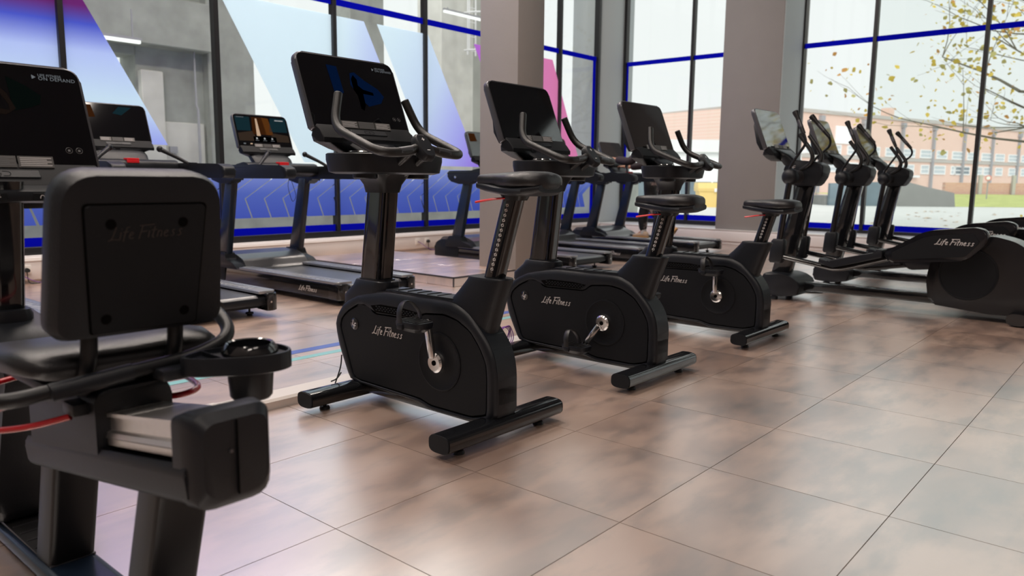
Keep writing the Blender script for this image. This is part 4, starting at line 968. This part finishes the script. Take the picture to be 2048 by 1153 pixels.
# ------------------------------------------------------------------ ellipticals (written with y in the room, origin at y=1.75)
def elliptical(xc, label):
    t = thing('elliptical_trainer', label, 'elliptical trainer', (xc, 1.75, 0), 0, 'elliptical trainers on the right')
    def Y(p): return [(q[0]-1.75, q[1]) for q in p]
    def V(*p): return [Vector((a, y-1.75, z)) for a, y, z in p]
    # floor frame
    b = BM(); box(b, -.06, .06, .95-1.75, 2.62-1.75, .085, .165, .012); fr = obj('frame_rail', b, 'gloss', t)
    b = BM(); prism(b, rounded(Y([(2.46, .05), (2.44, .16), (2.52, .215), (2.60, .235), (2.78, .235), (2.82, .12), (2.80, .035), (2.62, .03)]), .03, 3), -.20, .20, 'x', .02, 2); obj('front_base', b, 'plastic2', t)
    for s in (-1, 1):
        for y in (2.67, .82):
            b = BM(); lathe(b, [(.012, .06), (.012, .03), (.032, .028), (.035, .008), (.03, 0)], (s*.185, y-1.75, 0), 16); obj('levelling_foot', b, 'plastic', t)
    # rear drive housing
    prof = rounded(Y([(1.42, .10), (1.45, .30), (1.42, .48), (1.25, .60), (1.02, .665), (.86, .625), (.72, .52), (.66, .34), (.68, .14), (.76, .07), (1.0, .062)]), .05, 4)
    b = BM(); prism(b, prof, -.17, .17, 'x', .03, 3); hs = obj('drive_housing', b, 'cover', t)
    for s in (-1, 1):
        b = BM(); lathe(b, [(.205, 0), (.205, s*.006), (.195, s*.009), (.19, s*.005), (.05, s*.005)], (s*.170, 1.16-1.75, .36), 40, 'x'); obj('drive_disc', b, 'panel', hs)
    b = BM(); loft(b, [[(x_, p[0], p[1]) for p in selr(.80-1.75, .055, .07, .045, 2.6, 18)] for x_ in (-.27, .27)]); obj('rear_stabiliser', b, 'gloss', t)
    # sloping mast and head
    b = BM(); prism(b, Y([(2.765, .22), (2.60, .22), (2.43, 1.05), (2.575, 1.05)]), -.055, .055, 'x', .012, 2); obj('mast', b, 'gloss', t)
    b = BM(); prism(b, rounded(Y([(2.40, 1.02), (2.34, 1.12), (2.34, 1.20), (2.42, 1.235), (2.62, 1.25), (2.69, 1.19), (2.67, 1.08), (2.60, 1.02)]), .025, 3), -.095, .095, 'x', .012, 2); hd = obj('mast_head', b, 'plastic', t)
    b = BM(); strokes(b, EMBLEM, (-.0965, 2.60-1.75, 1.19), (0, -1, 0), (0, 0, 1), .034, .038, .0042); obj('emblem_letters', b, 'chrome', hd)
    b = BM(); cyl(b, V((-.25, 2.555, 1.10))[0], V((.25, 2.555, 1.10))[0], .058, n=24); obj('pivot_barrel', b, 'alu' if False else 'greyframe', t)
    for s in (-1, 1):
        b = BM(); lathe(b, [(.058, s*-.03), (.070, s*-.02), (.072, s*.015), (.060, s*.042), (.034, s*.058), (.002, s*.062)], (s*.27, 2.555-1.75, 1.10), 24, 'x'); obj('pivot_cap', b, 'plastic2', t)
    # console and neck
    console(t, 0, 2.775-1.75, 1.345, w=.555, h=.385, art=None, tilt=math.radians(22), marks=False, glass='screen_gloss')
    b = BM(); loft(b, [[(p[0], cy-1.75+p[1], z) for p in selr(0, 0, hx, hy, 4, 22)] for (cy, hx, hy, z) in ((2.62, .10, .075, 1.20), (2.70, .12, .065, 1.29), (2.77, .19, .05, 1.34))]); obj('console_neck', b, 'plastic', t)
    for s in (-1, 1):
        # fixed handlebar
        b = BM(); tube(b, path(V((s*.085, 2.54, 1.16), (s*.105, 2.44, 1.215), (s*.115, 2.425, 1.30), (s*.120, 2.555, 1.470)), .07, 5), .0185, 12); obj('fixed_handlebar', b, 'rubber', t)
        # moving arm: lower rod, sleeve, upper curved tube and grip
        lean = .0 if s < 0 else .03
        b = BM(); tube(b, V((s*.29, 2.55, 1.08), (s*.29, 2.615, .50)), .027, 14); rod = obj('swing_rod', b, 'gloss', t)
        b = BM(); loft(b, [[(s*.29+p[0], cy-1.75+p[1], z) for p in selr(0, 0, hx, hy, 4, 20)] for (cy, hx, hy, z) in ((2.628, .034, .052, .345), (2.626, .043, .064, .365), (2.612, .043, .064, .535), (2.610, .034, .050, .555))]); obj('pivot_sleeve', b, 'plastic', t)
        if s < 0: pts = [(s*.285, 2.56, 1.13), (s*.29, 2.555, 1.19), (s*.28, 2.43, 1.385), (s*.275, 2.455, 1.455), (s*.265, 2.550, 1.655)]
        else: pts = [(s*.285, 2.57, 1.13), (s*.29, 2.56, 1.26), (s*.295, 2.42, 1.385), (s*.285, 2.425, 1.455), (s*.265, 2.600, 1.655)]
        P_ = path(V(*pts), .045, 5)
        b = BM(); tube(b, P_, .0115, 10); ma = obj('moving_arm', b, 'satin', t)
        g0, g1 = V(pts[-2])[0], V(pts[-1])[0]; d = (g1-g0)
        b = BM(); tube(b, [g0+d*.05, g0+d*.35, g0+d*.75, g0+d*.90, g1, g1+d*.03], [.017, .019, .019, .026, .026, .012], 12); gp = obj('grip', b, 'rubber', ma)
        b = BM(); tube(b, [g0+d*.33, g0+d*.62], .0198, 12); obj('pulse_sensor', b, 'greyframe', gp)
        # foot link with tread plate and cover
        dz = 0 if s < 0 else -.10
        b = BM(); P_ = path(V((s*.285, 2.60, .405), (s*.285, 2.24, .350), (s*.285, 2.10, .325+dz*.4), (s*.285, 1.70, .455+dz)), .12, 6); tube(b, P_, .030, 12, flat=.8); obj('foot_link', b, 'gloss', t)
        b = BM(); prism(b, rounded(Y([(2.24, .375+dz*.5), (2.235, .42+dz*.5), (2.16, .395+dz*.5), (1.80, .485+dz), (1.79, .525+dz), (1.74, .52+dz), (1.74, .455+dz), (2.12, .345+dz*.5)]), .01, 2), s*.29-.075, s*.29+.075, 'x', .008, 2); ped = obj('foot_pedal', b, 'plastic2', t)
        b = BM(); prism(b, Y([(2.15, .396+dz*.5), (1.81, .482+dz), (1.81, .492+dz), (2.15, .406+dz*.5)]), s*.29-.060, s*.29+.060, 'x'); obj('pedal_tread', b, 'greyframe', ped)
        b = BM(); prism(b, rounded(Y([(1.75, .50+dz), (1.62, .575+dz), (1.47, .672+dz), (1.40, .695+dz), (1.10, .730+dz), (1.03, .705+dz), (1.02, .62+dz), (1.15, .475+dz), (1.68, .415+dz)]), .03, 4), s*.285-.055, s*.285+.055, 'x', .018, 3); cv = obj('link_cover', b, 'cover', t)
        b = BM(); prism(b, rounded(Y([(1.68, .50+dz), (1.46, .632+dz), (1.38, .655+dz), (1.12, .685+dz), (1.07, .62+dz), (1.16, .505+dz), (1.66, .445+dz)]), .02, 3), min(s*.285+s*.05, s*.285+s*.058), max(s*.285+s*.05, s*.285+s*.058), 'x', .002, 1); ci = obj('cover_panel', b, 'panel', cv)
        b = BM(); strokes(b, SCRIPT, (s*.3445, (1.375 if s < 0 else 1.12)-1.75, .588+dz), (0, s, 0), (0, s*.2, 1), .047, .046, .0034); obj('lettering', b, 'silver', ci)
        b = BM(); cyl(b, V((s*.15, 1.12, .58+dz))[0], V((s*.245, 1.12, .58+dz))[0], .035, n=16); obj('crank_hub', b, 'satin', t)
    return t
elliptical(6.95, 'nearest elliptical trainer, its drive housing at the right edge')
elliptical(8.33, 'middle elliptical trainer of the three by the window')
elliptical(9.80, 'farthest elliptical trainer, nearest the bright window')
# power lead and papers lying between the first two ellipticals
b = BM(); tube(b, path([(7.35, 2.62, .004), (7.45, 2.45, .004), (7.62, 2.55, .004), (7.55, 2.75, .004), (7.38, 2.74, .004), (7.42, 2.50, .008), (7.7, 2.40, .004)], .1, 6), .005, 6); tag(obj('power_lead', b, 'cable'), 'black power lead looped on the floor between ellipticals', 'cable')

# ------------------------------------------------------------------ recumbent bike (xc=.69, y in the room, origin at y=1.6)
XC = .690
rb = thing('recumbent_exercise_bike', 'black recumbent exercise bike with aluminium seat rail and red adjusting lever', 'recumbent bike', (XC, 1.6, 0))
def YY(p): return [(q[0]-1.6, q[1]) for q in p]
def VV(*p): return [Vector((a-XC, y-1.6, z)) for a, y, z in p]
SL = .165                                   # slope of the seat rail (falls towards the front)
def zr(y, z0): return z0-(y-1.3)*SL         # height along the rail
b = BM(); prism(b, rounded([(-.070, .004), (.058, .004), (.066, .030), (.052, .046), (-.062, .046), (-.074, .030)], .012, 3), 1.30-1.6, 3.35-1.6, 'y', .004); base = obj('base_rail', b, 'bluesteel', rb)
b = BM(); prism(b, YY([(2.10, .047), (2.12, .052), (2.48, .056), (2.50, .046)]), -.055, .050, 'x', .004); sp = obj('step_plate', b, 'pad', rb)
for k in range(5):
    b = BM(); box(b, -.048, .040, 2.165-1.6+.060*k, 2.168-1.6+.060*k, .050+.0006*k, .0566+.0004*k); obj('step_groove', b, 'trunk' if False else 'greyframe', sp)
for y in (1.40, 3.25):
    b = BM(); loft(b, [[(x_, p[0], p[1]) for p in selr(y-1.6, .055, .05, .034, 3.2, 20)] for x_ in (-.30, .30)]); so_ = obj('stabiliser', b, 'gloss', rb)
    for s in (-1, 1):
        b = BM(); lathe(b, [(.01, .03), (.01, .014), (.022, .012), (.024, 0)], (s*.24, y-1.6, 0), 14); obj('levelling_foot', b, 'plastic', so_)
for (yt, yb) in ((1.985, 2.100), (1.445, 1.575)):
    b = BM(); loft(b, [[(p[0]-.000, cy-1.6+p[1], z) for p in selr(0, 0, .056, hd, 8, 24)] for (cy, hd, z) in ((yb+.055, .055, .040), (yt+.045, .050, .445))]); lg = obj('frame_leg', b, 'satin', rb, angle=25)
b = BM(); tube(b, [Vector((x_, 2.099-1.6+.0015, .047)) for x_ in (-.055, -.03, -.005, .02, .055)], [.004, .003, .004, .003, .004], 6); obj('weld_seam', b, 'greyframe', base)
# rail beam (inclined): build level then shear
def sheared(bm):
    for v in bm.verts: v.co.z -= (v.co.y+1.6-1.3)*SL
b = BM(); prism(b, rounded([(-.078, .470), (-.062, .455), (.062, .455), (.078, .470), (.084, .52), (.076, .54), (.066, .53), (-.066, .53), (-.076, .54), (-.084, .52)], .006, 2), 1.28-1.6, 2.12-1.6, 'y', .006); sheared(b); obj('rail_tray', b, 'plastic', rb)
b = BM(); prism(b, [(-.060, .612), (.060, .612), (.060, .604), (.052, .603), (.052, .574), (.060, .570), (.064, .560), (.060, .556), (.060, .542), (-.060, .542), (-.060, .556), (-.064, .560), (-.060, .570), (-.052, .574), (-.052, .603), (-.060, .604)], 1.26-1.6, 2.10-1.6, 'y', .001, 1); sheared(b); obj('seat_rail', b, 'alu', rb, 'bare aluminium seat rail', angle=20)
b = BM(); rr_ = lambda y, hw, z0, z1, r: [(p[0], y-1.6, p[1]) for p in rounded([(-hw, z0), (hw, z0), (hw, z1), (-hw, z1)], r, 4)]
loft(b, [rr_(1.328, .080, .462, .622, [.03, .03, .016, .016]), rr_(1.30, .080, .448, .634, [.04, .04, .022, .022]), rr_(1.262, .076, .452, .634, [.04, .04, .028, .028]), rr_(1.244, .064, .474, .618, [.04, .04, .03, .03])]); ec = obj('rail_end_cap', b, 'plastic2', rb)
b = BM(); box(b, -.0008, .0008, 1.240-1.6, 1.250-1.6, .476, .616); obj('cap_seam', b, 'slot', ec)
b = BM(); cyl(b, (-.012, 1.241-1.6, .56), (-.012, 1.25-1.6, .56), .0035, n=10); obj('cap_screw', b, 'greyframe', ec)
# seat carriage
b = BM(); prism(b, rounded([(-.076, .475), (.076, .475), (.082, .52), (.082, .645), (.064, .662), (-.064, .662), (-.082, .645), (-.082, .52)], .014, 3), 1.665-1.6, 2.07-1.6, 'y', .010, 2); sheared(b); car = obj('seat_carriage', b, 'plastic', rb)
b = BM(); prism(b, rounded([(-.062, .645), (-.055, .672), (.055, .682), (.070, .66)], .012, 3), 1.70-1.6, 1.95-1.6, 'y', .006); sheared(b); obj('carriage_top', b, 'satin', rb)
b = BM(); box(b, -.112, -.060, 1.70-1.6, 1.76-1.6, .545, .572, .005); obj('lever_bracket', b, 'plastic2', car)
# seat pad and frame
b = BM(); secs = [(1.655, .17, .012, .655), (1.67, .195, .030, .655), (1.75, .212, .038, .655), (1.90, .212, .038, .640), (2.03, .195, .038, .622), (2.10, .170, .032, .606), (2.115, .14, .014, .600)]
loft(b, [[(p[0], y-1.6, z+p[1]+.014*(abs(p[0])/.2)**2) for p in selr(0, 0, hw, hz, 3.4, 28)] for (y, hw, hz, z) in secs]); obj('seat_pad', b, 'vinyl', rb, angle=60)
b = BM(); box(b, -.15, .15, 1.70-1.6, 2.0-1.6, .595, .618, .008); obj('seat_pan', b, 'plastic', rb)
# backrest: padded front, moulded shell with inset plate behind, two posts
BT = math.radians(9)
bmx = Matrix.Translation((0.005, 1.615-1.6, .735)) @ Matrix.Rotation(BT, 4, 'X')
def bring(y, hw0, hw1, h, z0, r, bow=0.0, n=6):
    o = rounded([(-hw0, z0), (hw0, z0), (hw1, z0+h), (-hw1, z0+h)], [r*.55, r*.55, r, r], n)
    return [tuple(bmx @ Vector((p[0], y-bow*(p[0]/.2)**2, p[1]+(.016*(1-(p[0]/.19)**2) if p[1] > z0+h*.5 else -.016*(1-(p[0]/.19)**2))))) for p in o]
def dense(bm):
    pass
b = BM(); loft(b, [bring(-.012, .150, .140, .285, .012, .05), bring(-.010, .168, .156, .305, .002, .06), bring(.012, .178, .165, .320, -.006, .065), bring(.050, .178, .165, .320, -.006, .065), bring(.085, .165, .152, .300, .004, .06), bring(.092, .13, .12, .25, .03, .05)]); bk = obj('backrest', b, 'vinyl2', rb, angle=50)
bkz = 0
o_ = rounded([(-.104, .004), (.104, .004), (.118, .262), (-.118, .262)], [.006, .006, .012, .012], 4)
b = BM(); prism(b, [(p[0]*1.02, p[1]) for p in o_], -.0165, -.008, 'y', .0015, 1, bmx); pl = obj('back_plate', b, 'panel', bk)
b = BM(); prism(b, [(p[0]*1.055, p[1]*1.022-.002) for p in o_], -.0132, -.006, 'y', 0, 1, bmx); obj('plate_groove', b, 'slot', bk)
for (x_, z_) in ((-.072, .225), (.072, .225), (-.080, .032), (.080, .032)):
    b = BM(); lathe(b, [(.0105, -.0160), (.0105, -.0169), (.0095, -.0172), (.0085, -.0169), (.001, -.0168)], (0, 0, 0), 16, 'y')
    for v in b.verts: v.co = bmx @ (v.co+Vector((x_, 0, z_)))
    obj('screw_recess', b, 'slot', pl)
b = BM(); strokes(b, SCRIPT, bmx @ Vector((-.078, -.0170, .192)), bmx.to_3x3() @ Vector((1, 0, .03)), bmx.to_3x3() @ Vector((0, 0, 1)), .0265, .027, .0014); obj('embossed_lettering', b, 'gloss', pl)
for s, x_ in ((-1, -.095), (1, .082)):
    b = BM(); P_ = path(VV((XC+x_, 1.640, .80), (XC+x_, 1.630, .70), (XC+x_-.010, 1.650, .62), (XC+x_*.7-.006, 1.74, .590), (XC+x_*.6, 1.90, .575)), .06, 6); tube(b, P_, .0165, 12); obj('backrest_post', b, 'satin', rb)
# side handlebars under the seat with grips at both ends
P_ = path(VV((.395, 1.98, .66), (.385, 1.80, .635), (.415, 1.615, .625), (.56, 1.600, .640), (.69, 1.600, .650), (.80, 1.600, .658), (.895, 1.605, .690), (.905, 1.72, .745), (.895, 1.90, .79)), .06, 7)
b = BM(); tube(b, P_, .0155, 14); hb = obj('side_handlebar', b, 'satin', rb)
for a_, c_ in (((.905, 1.70, .736), (.893, 1.93, .797)), ((.387, 1.83, .640), (.397, 2.02, .668))):
    b = BM(); tube(b, VV(a_, c_), .0205, 14); obj('hand_grip', b, 'rubber', hb)
b = BM(); tube(b, VV((.505, 1.598, .634), (.66, 1.598, .648)), .0185, 12); obj('bar_clamp', b, 'plastic2', hb)
# tray with bottle holder
def tray(z, hx, hy, dx=0): return [(p[0]*1.0, p[1], z) for p in []]
cx_, cy_ = .876, 1.508
out = rounded([(.735, 1.555), (.745, 1.515), (.86, 1.430), (.95, 1.440), (.965, 1.53), (.92, 1.575), (.80, 1.590)], [.02, .03, .06, .06, .06, .05, .03], 6)
b = BM(); loft(b, [[(x_-XC, y_-1.6, z) for x_, y_ in [(cx_+(q[0]-cx_)*f, cy_+(q[1]-cy_)*f) for q in out]] for (z, f) in ((.632, .96), (.634, 1.0), (.668, 1.0), (.672, .985), (.672, .93), (.662, .92))]); try_ = obj('bottle_tray', b, 'plastic2', rb)
b = BM(); lathe(b, [(.052, .664), (.060, .668), (.060, .676), (.050, .690), (.045, .688), (.043, .600), (.001, .598)], (cx_+.0-XC, cy_-1.6, 0), 28); obj('holder_ring', b, 'gloss', try_)
b = BM(); lathe(b, [(.050, .636), (.045, .572), (.040, .566), (.001, .566)], (cx_-XC, cy_-1.6, 0), 28); obj('holder_cup', b, 'plastic', try_)
b = BM(); box(b, .70-XC, .77-XC, 1.545-1.6, 1.60-1.6, .625, .650, .006); obj('tray_bracket', b, 'plastic', try_)
b = BM(); box(b, .80-XC, .802-XC, 1.48-1.6, 1.575-1.6, .660, .6715); obj('tray_divider', b, 'plastic2', try_)
# red adjusting lever loop round the seat
P_ = path(VV((.585, 1.735, .540), (.52, 1.80, .515), (.44, 1.95, .49), (.42, 2.08, .50), (.46, 2.14, .53), (.69, 2.16, .555), (.90, 2.12, .55), (.895, 1.85, .55), (.86, 1.70, .555), (.80, 1.69, .548), (.765, 1.74, .545)), .06, 6)
b = BM(); tube(b, P_, .0075, 10); obj('adjusting_lever', b, 'red2', rb, 'red tubular seat adjusting lever')
b = BM(); tube(b, path(VV((.50, 1.93, .53), (.515, 1.86, .555), (.53, 1.76, .585), (.56, 1.70, .60)), .04, 4), .0055, 8); obj('lever_rod', b, 'red2', rb)
# front shroud, mast and console
b = BM(); prism(b, rounded(YY([(2.43, .055), (2.40, .20), (2.30, .44), (2.24, .56), (2.33, .625), (2.52, .665), (2.75, .64), (3.05, .50), (3.18, .33), (3.15, .12), (3.0, .055)]), .05, 4), -.075, .075, 'x', .025, 3); sh = obj('front_shroud', b, 'plastic2', rb)
for s in (-1, 1):
    b = BM(); prism(b, rounded(YY([(2.50, .10), (2.46, .24), (2.38, .44), (2.50, .57), (2.72, .56), (2.98, .44), (3.08, .32), (3.05, .12)]), .04, 3), min(s*.066, s*.079), max(s*.066, s*.079), 'x', .003, 1); obj('side_panel', b, 'panel', sh)
    b = BM(); lathe(b, [(.14, 0), (.14, s*.004), (.13, s*.006), (.04, s*.006)], (s*.078, 2.72-1.6, .33), 32, 'x'); obj('crank_disc', b, 'panel', sh)
    dy, dz = (.10, .13) if s < 0 else (-.10, -.13)
    b = BM(); F = frame_mx((s*.10, 2.72-1.6, .33), (0, dy, dz), (0, -dz, dy)); box(b, -.02, .175, -.014, .014, -.009, .009, .006, 2, mx=F); ca = obj('crank_arm', b, 'chrome', rb)
    pc = Vector((s*.18, 2.72-1.6+dy, .33+dz))
    b = BM(); box(b, pc.x-.05, pc.x+.05, pc.y-.02, pc.y+.02, pc.z-.06, pc.z+.07, .012); pd = obj('pedal', b, 'plastic', rb)
    b = BM(); tube(b, [(pc.x-.05, pc.y-.02, pc.z), (pc.x-.04, pc.y-.09, pc.z), (pc.x+.04, pc.y-.09, pc.z), (pc.x+.05, pc.y-.02, pc.z)], .014, 8, flat=.15); obj('toe_strap', b, 'rubber', pd)
b = BM(); loft(b, [[(p[0], cy-1.6+p[1], z) for p in selr(0, 0, hx, hy, 3.4, 24)] for (cy, hx, hy, z) in ((2.50, .062, .085, .60), (2.48, .058, .078, .66), (2.47, .050, .066, .675))]); obj('mast_collar', b, 'plastic2', rb)
b = BM(); loft(b, [[(p[0], cy-1.6+p[1], z) for p in selr(0, 0, .042, .050, 4, 24)] for (cy, z) in ((2.49, .64), (2.415, 1.03))]); obj('mast', b, 'gloss', rb)
console(rb, 0, 2.475-1.6, 1.06, w=.555, h=.335, art='arm', tilt=math.radians(21.7))
b = BM(); prism(b, rounded(YY([(2.36, .975), (2.36, 1.005), (2.47, 1.035), (2.60, 1.03), (2.60, .985), (2.45, .965)]), .01, 2), -.21, .21, 'x', .008); cn = obj('console_base', b, 'plastic', rb)
for u in (-.03, .075):
    b = BM(); box(b, u-.022, u+.022, 2.3575-1.6, 2.361-1.6, .979, .999, .001, 1); pc_ = obj('port_cover', b, 'panel', cn)
    b = BM(); strokes(b, [[(-.5, 0), (.5, 0)], [(-.2, 0), (.1, .4), (.3, .4)]] if u < 0 else [[(-.4, -.4), (-.4, .1), (0, .45), (.4, .1), (.4, -.4)]], (u, 2.3565-1.6, .989), (1, 0, 0), (0, 0, 1), .012, .012, .0008); obj('port_mark', b, 'white', pc_)
b = BM(); tube(b, path(VV((.60, 2.42, 1.00), (.40, 2.40, 1.02), (.36, 2.28, 1.05), (.36, 2.20, 1.12)), .06, 5), .016, 10); obj('front_handlebar', b, 'rubber', rb)

# ------------------------------------------------------------------ the person walking on the last treadmill
pt = thing('person', 'person in dark top and black patterned leggings walking on the farthest treadmill', 'person', (10.33, 6.04, .17))
def skin(name, verts, edges, m, parent, root=0, lev=2):
    bm = BM(); lay = bm.verts.layers.skin.verify()
    for i, v in enumerate(verts):
        q = bm.verts.new(v[:3]); q[lay].radius = (v[3], v[4] if len(v) > 4 else v[3]); q[lay].use_root = (i == root)
    bm.verts.ensure_lookup_table()
    for i, j in edges: bm.edges.new((bm.verts[i], bm.verts[j]))
    me = bpy.data.meshes.new(name); bm.to_mesh(me); bm.free()
    o = bpy.data.objects.new(name, me); COL.objects.link(o); me.materials.append(M[m]); o.parent = parent
    o.modifiers.new('skin', 'SKIN').use_smooth_shade = True
    o.modifiers.new('sub', 'SUBSURF').levels = lev; o.modifiers['sub'].render_levels = lev
    return o
# joints: x right, y forward, z up from the belt
B_ = [(0, 0, .94, .130, .105), (0, .03, 1.08, .108, .084), (0, .08, 1.22, .120, .088), (0, .135, 1.34, .100, .072), (0, .165, 1.41, .050), (0, .195, 1.47, .046), (0, .225, 1.55, .078, .088), (0, .235, 1.63, .070, .080),
      (.095, .05, .76, .098), (.11, .20, .50, .074), (.11, .24, .30, .070), (.11, .22, .09, .042), (.12, .32, .035, .036, .028),
      (-.095, -.005, .76, .098), (-.10, -.03, .49, .074), (-.10, -.20, .32, .068), (-.10, -.36, .17, .042), (-.10, -.30, .075, .034, .028),
      (.17, .14, 1.33, .050), (.22, .22, 1.13, .040), (.10, .50, 1.09, .031), (.06, .58, 1.10, .026),
      (-.17, .14, 1.33, .050), (-.27, .26, 1.16, .040), (-.20, .56, 1.20, .031), (-.19, .64, 1.215, .026)]
E_ = [(0, 1), (1, 2), (2, 3), (3, 4), (4, 5), (5, 6), (6, 7), (0, 8), (8, 9), (9, 10), (10, 11), (11, 12), (0, 13), (13, 14), (14, 15), (15, 16), (16, 17), (3, 18), (18, 19), (19, 20), (20, 21), (3, 22), (22, 23), (23, 24), (24, 25)]
bv, be = list(B_), list(E_)
for wrist, s in ((21, 1), (25, -1)):
    w = Vector(bv[wrist][:3])
    for k, (dx, L) in enumerate(((-.030, .055), (-.011, .068), (.010, .064), (.028, .050))):
        i0 = len(bv); bv.append((w.x+dx*.7, w.y+.045, w.z+.006, .0095)); bv.append((w.x+dx, w.y+.045+L*.6, w.z+.004, .0085)); bv.append((w.x+dx*1.05, w.y+.045+L, w.z-.014, .0075))
        be += [(wrist, i0), (i0, i0+1), (i0+1, i0+2)]
    i0 = len(bv); bv.append((w.x-s*.034, w.y+.012, w.z-.004, .010)); bv.append((w.x-s*.046, w.y+.045, w.z-.010, .0085)); be += [(wrist, i0), (i0, i0+1)]
body = skin('body', bv, be, 'skin', pt)
def sub(idx, grow, name, m, cut=None):
    mp = {i: k for k, i in enumerate(idx)}
    vs = []
    for i in idx:
        v = B_[i]; vs.append((v[0], v[1], v[2], v[3]+grow, (v[4] if len(v) > 4 else v[3])+grow))
    return skin(name, vs, [(mp[a], mp[c]) for a, c in E_ if a in mp and c in mp], m, pt)
sub([0, 1, 8, 9, 10, 11, 13, 14, 15, 16], .016, 'leggings', 'leggings')
sub([0, 1, 2, 3, 18, 19, 20, 22, 23, 24], .030, 'long_sleeved_top', 'top')
# hair and face
b = BM(); ball(b, (0, .205, 1.625), .108, 16, 12, (.92, 1.02, 1.05))
for v in list(b.verts):
    if v.co.y > .27 and v.co.z < 1.66: v.co.y = .27-(v.co.y-.27)*.3
tube(b, path([(0, .11, 1.66), (0, .05, 1.62), (0, .03, 1.48), (0, .05, 1.36)], .05, 4), [.035]*6+[.03]*5+[.012] if False else .032, 10); obj('hair', b, 'hair', body)
b = BM(); tube(b, [(0, .295, 1.60), (0, .325, 1.575), (0, .305, 1.565)], [.008, .014, .010], 8); obj('nose', b, 'skin', body)
for s in (-1, 1):
    b = BM(); ball(b, (s*.030, .293, 1.60), .011, 10, 6); obj('eye', b, 'winwhite', body)
    b = BM(); ball(b, (s*.076, .215, 1.585), .028, 10, 6, (.35, .7, 1.1)); obj('ear', b, 'skin', body)
b = BM(); tube(b, [(-.025, .292, 1.53), (0, .302, 1.527), (.025, .292, 1.53)], .006, 6); obj('mouth', b, 'roadred', body)
for (ank, toe, pitch) in (((.11, .215, .09), (.12, .34, .035), 0), ((-.10, -.36, .17), (-.10, -.27, .05), 50)):
    a_ = Vector(ank)
    R_ = Matrix.Translation(Vector((a_.x, a_.y, a_.z))) @ Matrix.Rotation(math.radians(-pitch), 4, 'X')
    b = BM(); tube(b, [R_ @ Vector(p) for p in ((0, -.0, .09), (0, 0, .02), (0, .01, -.03))], [.046, .044, .046], 12); obj('sock', b, 'sock', body)
    b = BM(); loft(b, [[R_ @ Vector((x_, y, z)) for x_, z in selr(0, cz, hw, hz, 2.6, 16)] for (y, hw, cz, hz) in ((-.085, .022, -.05, .022), (-.07, .036, -.040, .036), (-.02, .040, -.030, .050), (.04, .044, -.045, .036), (.11, .047, -.055, .025), (.16, .040, -.058, .020), (.185, .02, -.062, .012))]); shp = obj('shoe', b, 'shoe', body)
    b = BM(); prism(b, rounded([(-.030, -.092), (.030, -.092), (.044, .0), (.050, .11), (.030, .185), (-.030, .185), (-.050, .11), (-.044, .0)], .02, 3), -.092, -.068, 'z', .004)
    for v in b.verts: v.co = R_ @ v.co
    obj('sole', b, 'sole', shp)
